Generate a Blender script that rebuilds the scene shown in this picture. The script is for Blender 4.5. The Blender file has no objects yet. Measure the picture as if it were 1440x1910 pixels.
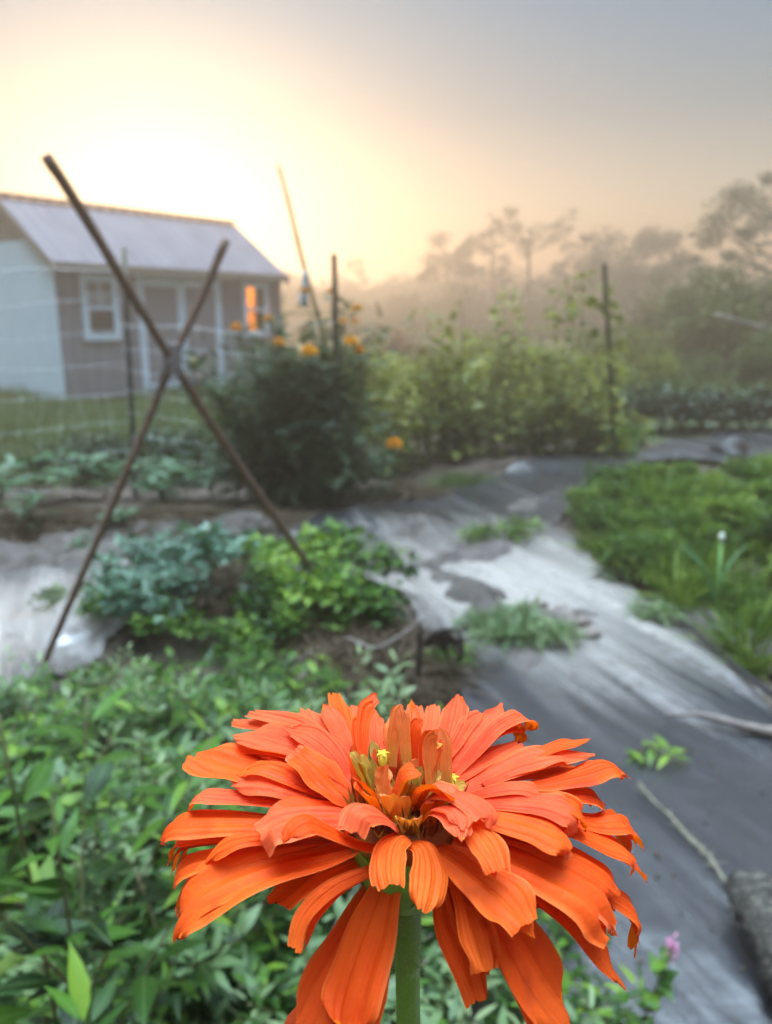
import bpy, math, random
import numpy as np
from mathutils import Vector, Matrix

S = bpy.context.scene
C = S.collection
R = math.radians

# ------------------------------------------------------------------ camera
CAMZ, PITCH, F = 1.25, R(14.08), 1440.0
cd = bpy.data.cameras.new("camera")
cam = bpy.data.objects.new("camera", cd)
C.objects.link(cam)
cam.location = (0, 0, CAMZ)
cam.rotation_euler = (R(90) - PITCH, 0, 0)
cd.sensor_fit = 'VERTICAL'
cd.sensor_height = 36.0
cd.lens = 36.0 * F / 1910.0
cd.clip_start, cd.clip_end = 0.01, 2000
cd.dof.use_dof = True
cd.dof.focus_distance = 0.182
cd.dof.aperture_fstop = 15.0
S.camera = cam

# ------------------------------------------------------------------ sky, sun, exposure
SUN_AZ, SUN_EL = R(-15.2), R(5.9)        # azimuth from +Y, negative to the left
w = bpy.data.worlds.new("World")
S.world = w
w.use_nodes = True
nt = w.node_tree
nt.nodes.clear()
sky = nt.nodes.new('ShaderNodeTexSky')
sky.sky_type = 'NISHITA'
sky.sun_disc = False
sky.sun_elevation = SUN_EL
sky.sun_rotation = SUN_AZ
sky.altitude = 100
sky.air_density, sky.dust_density, sky.ozone_density = 1.0, 0.55, 2.0
bg = nt.nodes.new('ShaderNodeBackground')
bg.inputs[1].default_value = 0.15
wo = nt.nodes.new('ShaderNodeOutputWorld')
gm = nt.nodes.new('ShaderNodeGamma'); gm.inputs[1].default_value = 0.4     # veiled, evened-out dawn sky
hs = nt.nodes.new('ShaderNodeHueSaturation'); hs.inputs['Saturation'].default_value = 1.35
nt.links.new(sky.outputs[0], gm.inputs[0]); nt.links.new(gm.outputs[0], hs.inputs['Color'])
# added overhead fill: unseen zenith brightened many times over to light the foreground
wc = nt.nodes.new('ShaderNodeTexCoord'); wx = nt.nodes.new('ShaderNodeSeparateXYZ'); mr = nt.nodes.new('ShaderNodeMapRange')
mr.interpolation_type = 'SMOOTHSTEP'
for i_, v_ in ((1, 0.83), (2, 1.0), (3, 1.0), (4, 125.0)): mr.inputs[i_].default_value = v_
vm = nt.nodes.new('ShaderNodeVectorMath'); vm.operation = 'SCALE'
nt.links.new(wc.outputs['Generated'], wx.inputs[0]); nt.links.new(wx.outputs[2], mr.inputs[0])
nt.links.new(hs.outputs[0], vm.inputs[0]); nt.links.new(mr.outputs[0], vm.inputs['Scale'])
tr_ = nt.nodes.new('ShaderNodeValToRGB'); te = tr_.color_ramp.elements          # warm low air, cool upper air
te[0].position, te[0].color = 0.02, (3.4, 2.0, 1.05, 1); te[1].position, te[1].color = 0.62, (1.12, 1.0, 0.91, 1)
for p_, c_ in ((0.13, (2.1, 1.6, 1.2, 1)), (0.23, (0.97, 1.03, 1.04, 1)), (0.33, (0.60, 0.92, 1.16, 1))): te.new(p_).color = c_
vt = nt.nodes.new('ShaderNodeVectorMath'); vt.operation = 'MULTIPLY'
nt.links.new(wx.outputs[2], tr_.inputs[0]); nt.links.new(vm.outputs[0], vt.inputs[0]); nt.links.new(tr_.outputs[0], vt.inputs[1])
nt.links.new(vt.outputs[0], bg.inputs[0])
nt.links.new(bg.outputs[0], wo.inputs[0])

ld = bpy.data.lights.new("sun", 'SUN')
ld.energy = 1.12
ld.angle = R(3)
ld.color = (1.0, 0.87, 0.60)
sun = bpy.data.objects.new("sun", ld)
C.objects.link(sun)
sd = Vector((math.sin(SUN_AZ) * math.cos(SUN_EL), math.cos(SUN_AZ) * math.cos(SUN_EL), math.sin(SUN_EL)))
sun.rotation_euler = sd.to_track_quat('Z', 'Y').to_euler()
sun.location = (-8, 30, 12)

S.view_settings.view_transform = 'Standard'
S.view_settings.look = 'None'
S.view_settings.exposure = 0.68
S.view_settings.gamma = 1
HAZE_DENSITY, HAZE_G = 0.023, 0.79

S.render.engine = 'CYCLES'
cy = S.cycles
cy.max_bounces, cy.diffuse_bounces, cy.glossy_bounces = 6, 3, 3
cy.transmission_bounces, cy.transparent_max_bounces, cy.volume_bounces = 4, 8, 2
cy.use_denoising = True
cy.use_adaptive_sampling = True
cy.adaptive_threshold = 0.015
cy.caustics_reflective = cy.caustics_refractive = False
cy.sample_clamp_indirect = 6

# ------------------------------------------------------------------ pixel -> place
def ray(px, py):
    u, v = (px - 720) / F, (py - 955) / F
    c, s = math.cos(PITCH), math.sin(PITCH)
    return np.array([u, c - v * s, -s - v * c])
def at(px, py, Y):
    r = ray(px, py)
    return np.array([0, 0, CAMZ]) + r * (Y / r[1])
def gnd(px, py, z=0.0):
    r = ray(px, py)
    return np.array([0, 0, CAMZ]) + r * ((z - CAMZ) / r[2])

# ------------------------------------------------------------------ mesh building
def nz(v):
    v = np.asarray(v, float)
    return v / np.maximum(np.linalg.norm(v, axis=-1, keepdims=True), 1e-9)

class MB:
    def __init__(s):
        s.v, s.q, s.t, s.a, s.n, s.uv = [], [], [], [], 0, []
    def add(s, v, quads=None, tris=None, tint=0.5, uv=None):
        v = np.asarray(v, float).reshape(-1, 3)
        if quads is not None and len(quads): s.q.append(np.asarray(quads, int).reshape(-1, 4) + s.n)
        if tris is not None and len(tris): s.t.append(np.asarray(tris, int).reshape(-1, 3) + s.n)
        s.v.append(v)
        s.a.append(np.broadcast_to(np.asarray(tint, float), (len(v),)))
        s.uv.append(np.zeros((len(v), 2)) if uv is None else np.asarray(uv, float))
        s.n += len(v)
        return s
    def box(s, x0, x1, y0, y1, z0, z1, M=None, tint=0.5):
        v = np.array([[x, y, z] for x in (x0, x1) for y in (y0, y1) for z in (z0, z1)], float)
        if M is not None: v = M(v)
        return s.add(v, [[0, 1, 3, 2], [4, 6, 7, 5], [0, 4, 5, 1], [2, 3, 7, 6], [0, 2, 6, 4], [1, 5, 7, 3]], tint=tint)
    def tube(s, pts, rad, k=7, tint=0.5, cap=True, lump=0.0, rng=None):
        P = np.asarray(pts, float)
        n = len(P)
        rad = np.broadcast_to(np.asarray(rad, float), (n,))
        T = nz(np.gradient(P, axis=0))
        ref = np.array([0.31, 0.9, 0.2]) if abs(T[0][2]) > 0.8 else np.array([0.05, 0.1, 1.0])
        N = ref - T[0] * ref.dot(T[0]); N /= np.linalg.norm(N)
        V = []
        for i in range(n):
            N = N - T[i] * N.dot(T[i]); N /= np.linalg.norm(N)
            B = np.cross(T[i], N)
            an = np.arange(k) * 2 * np.pi / k
            rr = rad[i] * (1 + (lump * (rng.random(k) - .5) if rng is not None else 0))
            V.append(P[i] + (np.cos(an) * rr)[:, None] * N + (np.sin(an) * rr)[:, None] * B)
        V = np.concatenate(V)
        q = [[i * k + j, i * k + (j + 1) % k, (i + 1) * k + (j + 1) % k, (i + 1) * k + j] for i in range(n - 1) for j in range(k)]
        t = []
        if cap:
            V = np.concatenate([V, P[:1], P[-1:]])
            a, b = n * k, n * k + 1
            t = [[a, (j + 1) % k, j] for j in range(k)] + [[b, (n - 1) * k + j, (n - 1) * k + (j + 1) % k] for j in range(k)]
        along = np.repeat(np.arange(n) / max(1, n - 1), k); along = np.concatenate([along, [0, 1]]) if cap else along
        around = np.tile(np.arange(k) / k, n); around = np.concatenate([around, [0, 0]]) if cap else around
        return s.add(V, q, t, tint, np.stack([around, along], 1))
    def grid(s, V, nu, nv, tint=0.5, uv=None):
        q = (np.arange(nu - 1)[:, None] * nv + np.arange(nv - 1)[None]).reshape(-1)
        return s.add(V, np.stack([q, q + 1, q + nv + 1, q + nv], 1), tint=tint, uv=uv)
    def mesh(s, name, mat, smooth=True):
        me = bpy.data.meshes.new(name)
        V = np.concatenate(s.v); me.vertices.add(len(V)); me.vertices.foreach_set('co', V.astype(np.float32).ravel())
        q = np.concatenate(s.q) if s.q else np.zeros((0, 4), int)
        t = np.concatenate(s.t) if s.t else np.zeros((0, 3), int)
        loops = np.concatenate([q.ravel(), t.ravel()]).astype(np.int32)
        me.loops.add(len(loops)); me.loops.foreach_set('vertex_index', loops)
        me.polygons.add(len(q) + len(t))
        st = np.concatenate([np.arange(len(q)) * 4, len(q) * 4 + np.arange(len(t)) * 3]).astype(np.int32)
        me.polygons.foreach_set('loop_start', st)
        me.polygons.foreach_set('use_smooth', np.full(len(st), smooth))
        at_ = me.attributes.new('tint', 'FLOAT', 'POINT'); at_.data.foreach_set('value', np.concatenate(s.a).astype(np.float32))
        a2 = me.attributes.new('pos_uv', 'FLOAT_VECTOR', 'POINT')
        u = np.concatenate(s.uv); a2.data.foreach_set('vector', np.concatenate([u, np.zeros((len(u), 1))], 1).astype(np.float32).ravel())
        me.update(calc_edges=True)
        me.validate()
        me.materials.append(mat)
        return me
    def obj(s, name, mat, parent=None, smooth=True):
        return link(name, s.mesh(name, mat, smooth), parent)

def link(name, me, parent=None):
    o = bpy.data.objects.new(name, me)
    C.objects.link(o)
    if parent is not None: o.parent = parent
    return o
def tag(o, label=None, cat=None, group=None, kind=None):
    if label: o['label'] = label
    if cat: o['category'] = cat
    if group: o['group'] = group
    if kind: o['kind'] = kind
    return o
def thing(name, label, cat, loc=(0, 0, 0), rz=0, group=None, scale=1):
    o = bpy.data.objects.new(name, None)
    o.empty_display_size = 0.1
    C.objects.link(o)
    o.location = tuple(float(a) for a in loc); o.rotation_euler = (0, 0, rz)
    o.scale = (scale,) * 3 if not hasattr(scale, '__len__') else scale
    return tag(o, label, cat, group)

# leaf templates: (t along, s across, n normal)
def tpl_strip(ts, ws, fold=0.12):
    v, q = [], []
    for t, w_ in zip(ts, ws):
        v += [[t, -w_, fold * w_], [t, 0, 0], [t, w_, fold * w_]]
    for i in range(len(ts) - 1):
        a = i * 3
        q += [[a, a + 1, a + 4, a + 3], [a + 1, a + 2, a + 5, a + 4]]
    return np.array(v, float), np.array(q), np.zeros((0, 3), int)
def tpl_kites(list_):
    v, t = [], []
    for (bx, by, ang, L, W_) in list_:
        c, s_ = math.cos(ang), math.sin(ang)
        n = len(v)
        for (a, b, h) in ((0, 0, 0), (.42, -.5 * W_ / L, .1), (1, 0, -.05), (.42, .5 * W_ / L, .1)):
            v.append([bx + L * (a * c - b * s_), by + L * (a * s_ + b * c), h * W_])
        t += [[n, n + 1, n + 2], [n, n + 2, n + 3]]
    return np.array(v, float), np.zeros((0, 4), int), np.array(t)
LANCE = tpl_strip([0, .06, .2, .42, .66, .86, 1], [.03, .12, .36, .5, .36, .14, .0])
OVATE = tpl_strip([0, .1, .25, .45, .68, .87, 1], [.04, .3, .47, .5, .36, .16, .0])
BROAD = tpl_strip([0, .06, .22, .45, .68, .88, 1], [.1, .36, .5, .48, .38, .24, .02], .25)
BLADE = tpl_strip([0, .25, .5, .75, 1], [.4, .5, .42, .26, .0], .5)
KITE = tpl_kites([(0, 0, 0, 1, .55)])
TRI = tpl_kites([(.3, 0, 0, .7, .42), (.3, 0, 1.2, .5, .36), (.3, 0, -1.2, .5, .36)])
LOBED = tpl_kites([(.55, 0, 0, .45, .26), (.2, .0, .75, .5, .2), (.2, 0, -.75, .5, .2), (.5, 0, .7, .36, .16), (.5, 0, -.7, .36, .16), (0, 0, 0, .6, .1)])
FEATHER = tpl_kites([(x, 0, s_ * .8, .34 * (1.15 - x), .1) for x in (.12, .3, .48, .66, .82) for s_ in (1, -1)] + [(.8, 0, 0, .22, .08), (0, 0, 0, .85, .03)])

def leaves(mb, tpl, base, d, up, L, W, bend=0.2, tint=0.5):
    base = np.asarray(base, float).reshape(-1, 3); N = len(base)
    if N == 0: return
    d = nz(np.broadcast_to(d, (N, 3))); up = np.broadcast_to(up, (N, 3))
    L = np.broadcast_to(L, (N,)); W = np.broadcast_to(W, (N,)); bend = np.broadcast_to(bend, (N,)); tint = np.broadcast_to(tint, (N,))
    sd_ = nz(np.cross(d, up) + 1e-6); nr = np.cross(sd_, d)
    tv, tq, tt = tpl
    t, s_, n_ = tv[:, 0], tv[:, 1], tv[:, 2]
    V = base[:, None] + (L[:, None] * t)[..., None] * d[:, None] + (W[:, None] * s_)[..., None] * sd_[:, None] \
        + (W[:, None] * n_ - (bend * L)[:, None] * t * t)[..., None] * nr[:, None]
    off = np.arange(N)[:, None, None] * len(tv)
    uv = np.stack([np.tile(s_ + .5, N), np.tile(t, N)], 1)
    mb.add(V.reshape(-1, 3), (tq[None] + off).reshape(-1, 4) if len(tq) else None, (tt[None] + off).reshape(-1, 3) if len(tt) else None, np.repeat(tint, len(tv)), uv)

def rdir(rng, n, zlo=-1, zhi=1):
    a = rng.uniform(0, 2 * np.pi, n); z = rng.uniform(zlo, zhi, n); r_ = np.sqrt(np.maximum(0, 1 - z * z))
    return np.stack([r_ * np.cos(a), r_ * np.sin(a), z], 1)

_rn = np.random.default_rng(5)
_K = _rn.normal(size=(24, 2)); _PH = _rn.uniform(0, 6.28, 24)
def noise(x, y, f=1.0, lo=0, hi=24):
    o = 0
    for i in range(lo, hi): o = o + np.sin(f * (_K[i, 0] * x + _K[i, 1] * y) + _PH[i])
    return o / math.sqrt(hi - lo)

# ------------------------------------------------------------------ materials
def new_mat(name):
    m = bpy.data.materials.new(name); m.use_nodes = True
    t = m.node_tree; t.nodes.clear()
    return m, t
def N_(t, typ, **kw):
    n = t.nodes.new(typ)
    for k, v in kw.items(): setattr(n, k, v)
    return n
def setin(n, **kw):
    for k, v in kw.items(): n.inputs[k.replace('_', ' ')].default_value = v
def ramp(t, fac, cols, pos=None):
    r_ = N_(t, 'ShaderNodeValToRGB')
    e = r_.color_ramp.elements
    pos = pos or [i / (len(cols) - 1) for i in range(len(cols))]
    while len(e) < len(cols): e.new(0.5)
    for el, c_, p_ in zip(e, cols, pos): el.position = p_; el.color = (*c_, 1)
    t.links.new(fac, r_.inputs[0])
    return r_.outputs[0]
def attr(t, name, out='Fac'):
    return N_(t, 'ShaderNodeAttribute', attribute_name=name).outputs[out]
def noise_tex(t, scale, detail=4, vec=None, rough=.55):
    n = N_(t, 'ShaderNodeTexNoise'); n.inputs['Scale'].default_value = scale; n.inputs['Detail'].default_value = detail; n.inputs['Roughness'].default_value = rough
    if vec is None: vec = N_(t, 'ShaderNodeTexCoord').outputs['Object']
    t.links.new(vec, n.inputs['Vector'])
    return n.outputs['Fac']
def bump(t, h, dist, strength=1.0):
    b = N_(t, 'ShaderNodeBump'); b.inputs['Distance'].default_value = dist; b.inputs['Strength'].default_value = strength
    t.links.new(h, b.inputs['Height']); return b.outputs[0]
def mixc(t, fac, a, b, mode='MIX'):
    m = N_(t, 'ShaderNodeMix', data_type='RGBA', blend_type=mode)
    for i, v in ((0, fac), (6, a), (7, b)):
        if hasattr(v, 'is_linked'): t.links.new(v, m.inputs[i])
        else: m.inputs[i].default_value = v if i == 0 else (*v, 1)
    return m.outputs[2]
def math_(t, op, a, b=0.0):
    m = N_(t, 'ShaderNodeMath', operation=op)
    for i, v in ((0, a), (1, b)):
        if hasattr(v, 'is_linked'): t.links.new(v, m.inputs[i])
        else: m.inputs[i].default_value = v
    return m.outputs[0]
def out(t, sh):
    o = N_(t, 'ShaderNodeOutputMaterial'); t.links.new(sh, o.inputs[0])
def pbsdf(t, col, rough=.6, spec=.4, normal=None, metal=0):
    p = N_(t, 'ShaderNodeBsdfPrincipled')
    if hasattr(col, 'is_linked'): t.links.new(col, p.inputs['Base Color'])
    else: p.inputs['Base Color'].default_value = (*col, 1)
    if hasattr(rough, 'is_linked'): t.links.new(rough, p.inputs['Roughness'])
    else: p.inputs['Roughness'].default_value = rough
    p.inputs['Specular IOR Level'].default_value = spec
    p.inputs['Metallic'].default_value = metal
    if normal is not None: t.links.new(normal, p.inputs['Normal'])
    return p.outputs[0]

def mat_leaf(name, cols, trans=.3, rough=.42, spec=.45, veins=False):
    m, t = new_mat(name)
    oi = N_(t, 'ShaderNodeObjectInfo').outputs['Random']
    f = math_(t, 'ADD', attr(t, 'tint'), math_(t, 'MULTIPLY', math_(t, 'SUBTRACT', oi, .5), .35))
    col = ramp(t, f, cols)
    nrm = None
    if veins:
        uv = attr(t, 'pos_uv', 'Vector')
        sp = N_(t, 'ShaderNodeSeparateXYZ'); t.links.new(uv, sp.inputs[0])
        ax = math_(t, 'ABSOLUTE', math_(t, 'SUBTRACT', sp.outputs[0], .5))
        mid = math_(t, 'LESS_THAN', ax, .03)
        sv = math_(t, 'SINE', math_(t, 'MULTIPLY', math_(t, 'SUBTRACT', sp.outputs[1], math_(t, 'MULTIPLY', ax, .5)), 48))
        nrm = bump(t, math_(t, 'ADD', math_(t, 'MULTIPLY', sv, .4), math_(t, 'MULTIPLY', mid, -2)), .0006, .5)
        lt = mixc(t, math_(t, 'ADD', math_(t, 'MULTIPLY', mid, .4), math_(t, 'MULTIPLY', math_(t, 'GREATER_THAN', sv, .86), .16)), col, (.2, .3, .1)); col = lt
    col = mixc(t, math_(t, 'MULTIPLY', noise_tex(t, 40, 2), .5), col, (.35, .45, .22), 'MULTIPLY')
    a = pbsdf(t, col, rough, spec, nrm)
    tr = N_(t, 'ShaderNodeBsdfTranslucent')
    t.links.new(mixc(t, 1.0, col, (1.0, 1.0, .45), 'MULTIPLY'), tr.inputs[0])
    mx = N_(t, 'ShaderNodeMixShader'); mx.inputs[0].default_value = trans
    t.links.new(a, mx.inputs[1]); t.links.new(tr.outputs[0], mx.inputs[2])
    out(t, mx.outputs[0])
    return m
def mat_plain(name, cols, scale=8, rough=.6, spec=.4, bumpd=0, bscale=60, metal=0, stretch=None):
    m, t = new_mat(name)
    v = N_(t, 'ShaderNodeTexCoord').outputs['Object']
    if stretch:
        mp = N_(t, 'ShaderNodeMapping'); mp.inputs['Scale'].default_value = stretch; t.links.new(v, mp.inputs[0]); v = mp.outputs[0]
    col = ramp(t, noise_tex(t, scale, 5, v), cols, [.3 + .4 * i / max(1, len(cols) - 1) for i in range(len(cols))]) if len(cols) > 1 else cols[0]
    nrm = bump(t, noise_tex(t, bscale, 4, v), bumpd) if bumpd else None
    out(t, pbsdf(t, col, rough, spec, nrm, metal))
    return m

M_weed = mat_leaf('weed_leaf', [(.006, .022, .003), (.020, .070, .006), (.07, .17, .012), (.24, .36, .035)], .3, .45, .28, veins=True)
M_weedpale = mat_leaf('pale_weed_leaf', [(.06, .12, .04), (.14, .22, .09), (.30, .36, .18)], .25, .5, .35)
M_stem = mat_plain('green_stem', [(.06, .09, .02), (.10, .06, .03)], 20, .5)
M_zstem = mat_plain('zinnia_stem', [(.20, .42, .04), (.11, .28, .025)], 60, .45, .4, .0004, 900)
M_bluegreen = mat_leaf('blue_green_leaf', [(.035, .09, .055), (.08, .17, .11), (.16, .27, .19)], .25, .45, .5)
M_squash = mat_leaf('squash_leaf', [(.02, .07, .02), (.05, .13, .05), (.16, .24, .16)], .25, .5, .4)
M_bean = mat_leaf('bean_leaf', [(.07, .10, .014), (.17, .20, .028), (.36, .36, .07)], .4, .5, .35)
M_fern = mat_leaf('feathery_leaf', [(.03, .08, .01), (.10, .19, .022), (.26, .34, .05)], .4, .5, .35)
M_dark = mat_leaf('dark_row_leaf', [(.015, .04, .016), (.03, .065, .028), (.07, .11, .05)], .25, .5, .4)
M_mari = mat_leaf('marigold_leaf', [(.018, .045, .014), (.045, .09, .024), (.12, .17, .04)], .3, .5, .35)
M_tree = mat_leaf('tree_leaf', [(.035, .05, .02), (.055, .075, .025), (.09, .11, .035)], .3, .6, .2)
M_brush = mat_leaf('brush_leaf', [(.04, .07, .02), (.07, .11, .03), (.12, .16, .04)], .3, .6, .2)
M_redshrub = mat_leaf('red_shrub_leaf', [(.10, .04, .025), (.16, .07, .04)], .3, .6, .2)
M_grass = mat_leaf('grass_blade', [(.04, .085, .02), (.08, .14, .04), (.14, .19, .065), (.24, .25, .11)], .35, .5, .35)
M_straw = mat_leaf('straw', [(.05, .032, .02), (.12, .08, .05), (.25, .19, .12)], .1, .7, .2)
M_bark = mat_plain('bark', [(.05, .04, .03), (.11, .09, .07)], 6, .9, .2)
M_wood = mat_plain('weathered_stake', [(.055, .030, .020), (.115, .068, .045), (.17, .115, .08)], 22, .75, .3, .002, 160, stretch=(4, 4, 1))
M_bamboo = mat_plain('bamboo', [(.22, .15, .07), (.36, .27, .13)], 14, .5, .4)
M_twine = mat_plain('twine', [(.13, .11, .11), (.24, .21, .21)], 90, .9, .2, .001, 400)
M_post = mat_plain('green_steel', [(.012, .03, .024), (.025, .045, .036)], 30, .5, .4)
M_posttip = mat_plain('pale_paint', [(.45, .47, .38), (.55, .56, .46)], 30, .5, .4)
M_net = mat_plain('white_net', [(.60, .62, .66)], 10, .5)
M_cloth = mat_plain('blue_cloth', [(.42, .52, .58), (.55, .64, .70)], 20, .8, .2)
M_taupe = None
M_white = mat_plain('white_trim_paint', [(.54, .66, .84), (.62, .73, .88)], 3, .5, .4)
M_paleblue = mat_plain('pale_blue_wall_paint', [(.52, .66, .80), (.58, .72, .85)], 2, .6, .3)
M_beige = mat_plain('tan_fascia', [(.20, .17, .135), (.25, .215, .17)], 4, .6, .3)
M_mari_fl = mat_leaf('marigold_petal', [(.85, .30, .01), (.9, .42, .012), (.92, .52, .02)], .25, .6, .3)
M_log = mat_plain('weathered_log', [(.012, .011, .01), (.05, .043, .036), (.19, .165, .13)], 45, .85, .3, .006, 60, stretch=(.6, 3, 3))
M_stick = mat_plain('grey_stick', [(.12, .09, .08), (.25, .21, .18)], 30, .8, .3, .002, 120)
M_rock = mat_plain('dark_rock', [(.02, .02, .022), (.06, .055, .055)], 12, .6, .5, .01, 20)
M_hose = mat_plain('black_hose', [(.012, .012, .014), (.03, .03, .032)], 12, .4, .5)
M_iron = mat_plain('rusty_stake', [(.012, .010, .010), (.04, .025, .018)], 30, .8, .3)
M_rope = mat_plain('jute_rope', [(.17, .15, .10), (.32, .28, .2)], 80, .9, .2, .002, 300)
M_soilp = mat_plain('washed_soil', [(.035, .028, .024), (.075, .062, .054), (.13, .11, .1)], 9, .8, .35, .012, 45)

def mat_siding():
    m, t = new_mat('taupe_siding')
    v = N_(t, 'ShaderNodeTexCoord').outputs['Object']
    sp = N_(t, 'ShaderNodeSeparateXYZ'); t.links.new(v, sp.inputs[0])
    col = ramp(t, noise_tex(t, 5, 4), [(.20, .185, .215), (.25, .235, .265)], [.3, .7])
    gro = math_(t, 'PINGPONG', math_(t, 'MULTIPLY', sp.outputs[0], 5.0), .5)
    nrm = bump(t, math_(t, 'LESS_THAN', gro, .06), .006)
    out(t, pbsdf(t, col, .7, .3, nrm)); return m
M_taupe = mat_siding()
def mat_roof():
    m, t = new_mat('metal_roofing')
    out(t, pbsdf(t, ramp(t, noise_tex(t, 3, 4), [(.125, .105, .12), (.165, .14, .155)], [.3, .7]), .6, .4)); return m
M_roof = mat_roof()
def mat_glass():
    m, t = new_mat('window_glass')
    g = N_(t, 'ShaderNodeBsdfGlossy'); g.inputs['Roughness'].default_value = .03
    tr = N_(t, 'ShaderNodeBsdfTransparent'); tr.inputs[0].default_value = (.95, .97, .93, 1)
    mx = N_(t, 'ShaderNodeMixShader'); mx.inputs[0].default_value = .09
    t.links.new(tr.outputs[0], mx.inputs[1]); t.links.new(g.outputs[0], mx.inputs[2])
    out(t, mx.outputs[0]); return m
M_glass = mat_glass()
def mat_ground():
    m, t = new_mat('garden_ground')
    a = attr(t, 'tint')
    n1 = noise_tex(t, 7, 6); n2 = noise_tex(t, 1.1, 5)
    soil = ramp(t, n1, [(.028, .020, .015), (.07, .052, .04), (.14, .11, .085)], [.3, .5, .72])
    lawn = ramp(t, n2, [(.035, .045, .02), (.06, .075, .032), (.10, .10, .05)], [.3, .5, .7])
    f = math_(t, 'ADD', a, math_(t, 'MULTIPLY', math_(t, 'SUBTRACT', n2, .5), .5))
    fm = ramp(t, f, [(0, 0, 0), (1, 1, 1)], [.4, .6])
    out(t, pbsdf(t, mixc(t, fm, soil, lawn), .9, .2, bump(t, noise_tex(t, 30, 6), .02))); return m
M_ground = mat_ground()
def mat_fabric():
    m, t = new_mat('woven_fabric')
    v = N_(t, 'ShaderNodeTexCoord').outputs['Object']
    mp = N_(t, 'ShaderNodeMapping'); mp.inputs['Rotation'].default_value = (0, 0, R(-22)); t.links.new(v, mp.inputs[0])
    mp2 = N_(t, 'ShaderNodeMapping'); mp2.inputs['Scale'].default_value = (1.2, .12, 1); t.links.new(mp.outputs[0], mp2.inputs[0])
    dust = noise_tex(t, 5, 7, mp2.outputs[0], .65)
    fine = noise_tex(t, 60, 4)
    col = ramp(t, math_(t, 'ADD', math_(t, 'MULTIPLY', dust, .75), math_(t, 'MULTIPLY', fine, .25)),
               [(.010, .011, .015), (.018, .019, .024), (.036, .036, .039), (.09, .085, .08)], [.33, .48, .6, .74])
    # sky sheen put into the fabric colour, mid path and left branch
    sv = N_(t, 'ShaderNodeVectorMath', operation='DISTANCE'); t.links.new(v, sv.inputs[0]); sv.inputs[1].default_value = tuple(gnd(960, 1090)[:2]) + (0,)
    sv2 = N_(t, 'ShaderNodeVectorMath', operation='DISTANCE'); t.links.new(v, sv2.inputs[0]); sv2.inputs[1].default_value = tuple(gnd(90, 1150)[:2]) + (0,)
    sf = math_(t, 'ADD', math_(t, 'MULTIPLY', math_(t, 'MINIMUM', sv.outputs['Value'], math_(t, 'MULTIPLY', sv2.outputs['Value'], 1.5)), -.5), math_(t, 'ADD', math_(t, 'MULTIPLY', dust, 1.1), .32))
    sky_sheen = ramp(t, sf, [(0, 0, 0), (.85, .85, .85)], [.2, .8])
    col = mixc(t, sky_sheen, col, (.36, .32, .29))
    ch = N_(t, 'ShaderNodeTexWave'); ch.inputs['Scale'].default_value = 130; ch.inputs['Distortion'].default_value = .6
    t.links.new(mp.outputs[0], ch.inputs[0])
    h = math_(t, 'ADD', math_(t, 'MULTIPLY', ch.outputs['Fac'], .25), fine)
    rg = ramp(t, dust, [(.15, .15, .15), (.34, .34, .34)], [.35, .7])
    st = noise_tex(t, 9, 5, mp2.outputs[0])
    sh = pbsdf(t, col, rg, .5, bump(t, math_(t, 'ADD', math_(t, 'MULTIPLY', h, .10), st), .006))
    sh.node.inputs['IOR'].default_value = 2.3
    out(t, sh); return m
M_fabric = mat_fabric()

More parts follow.
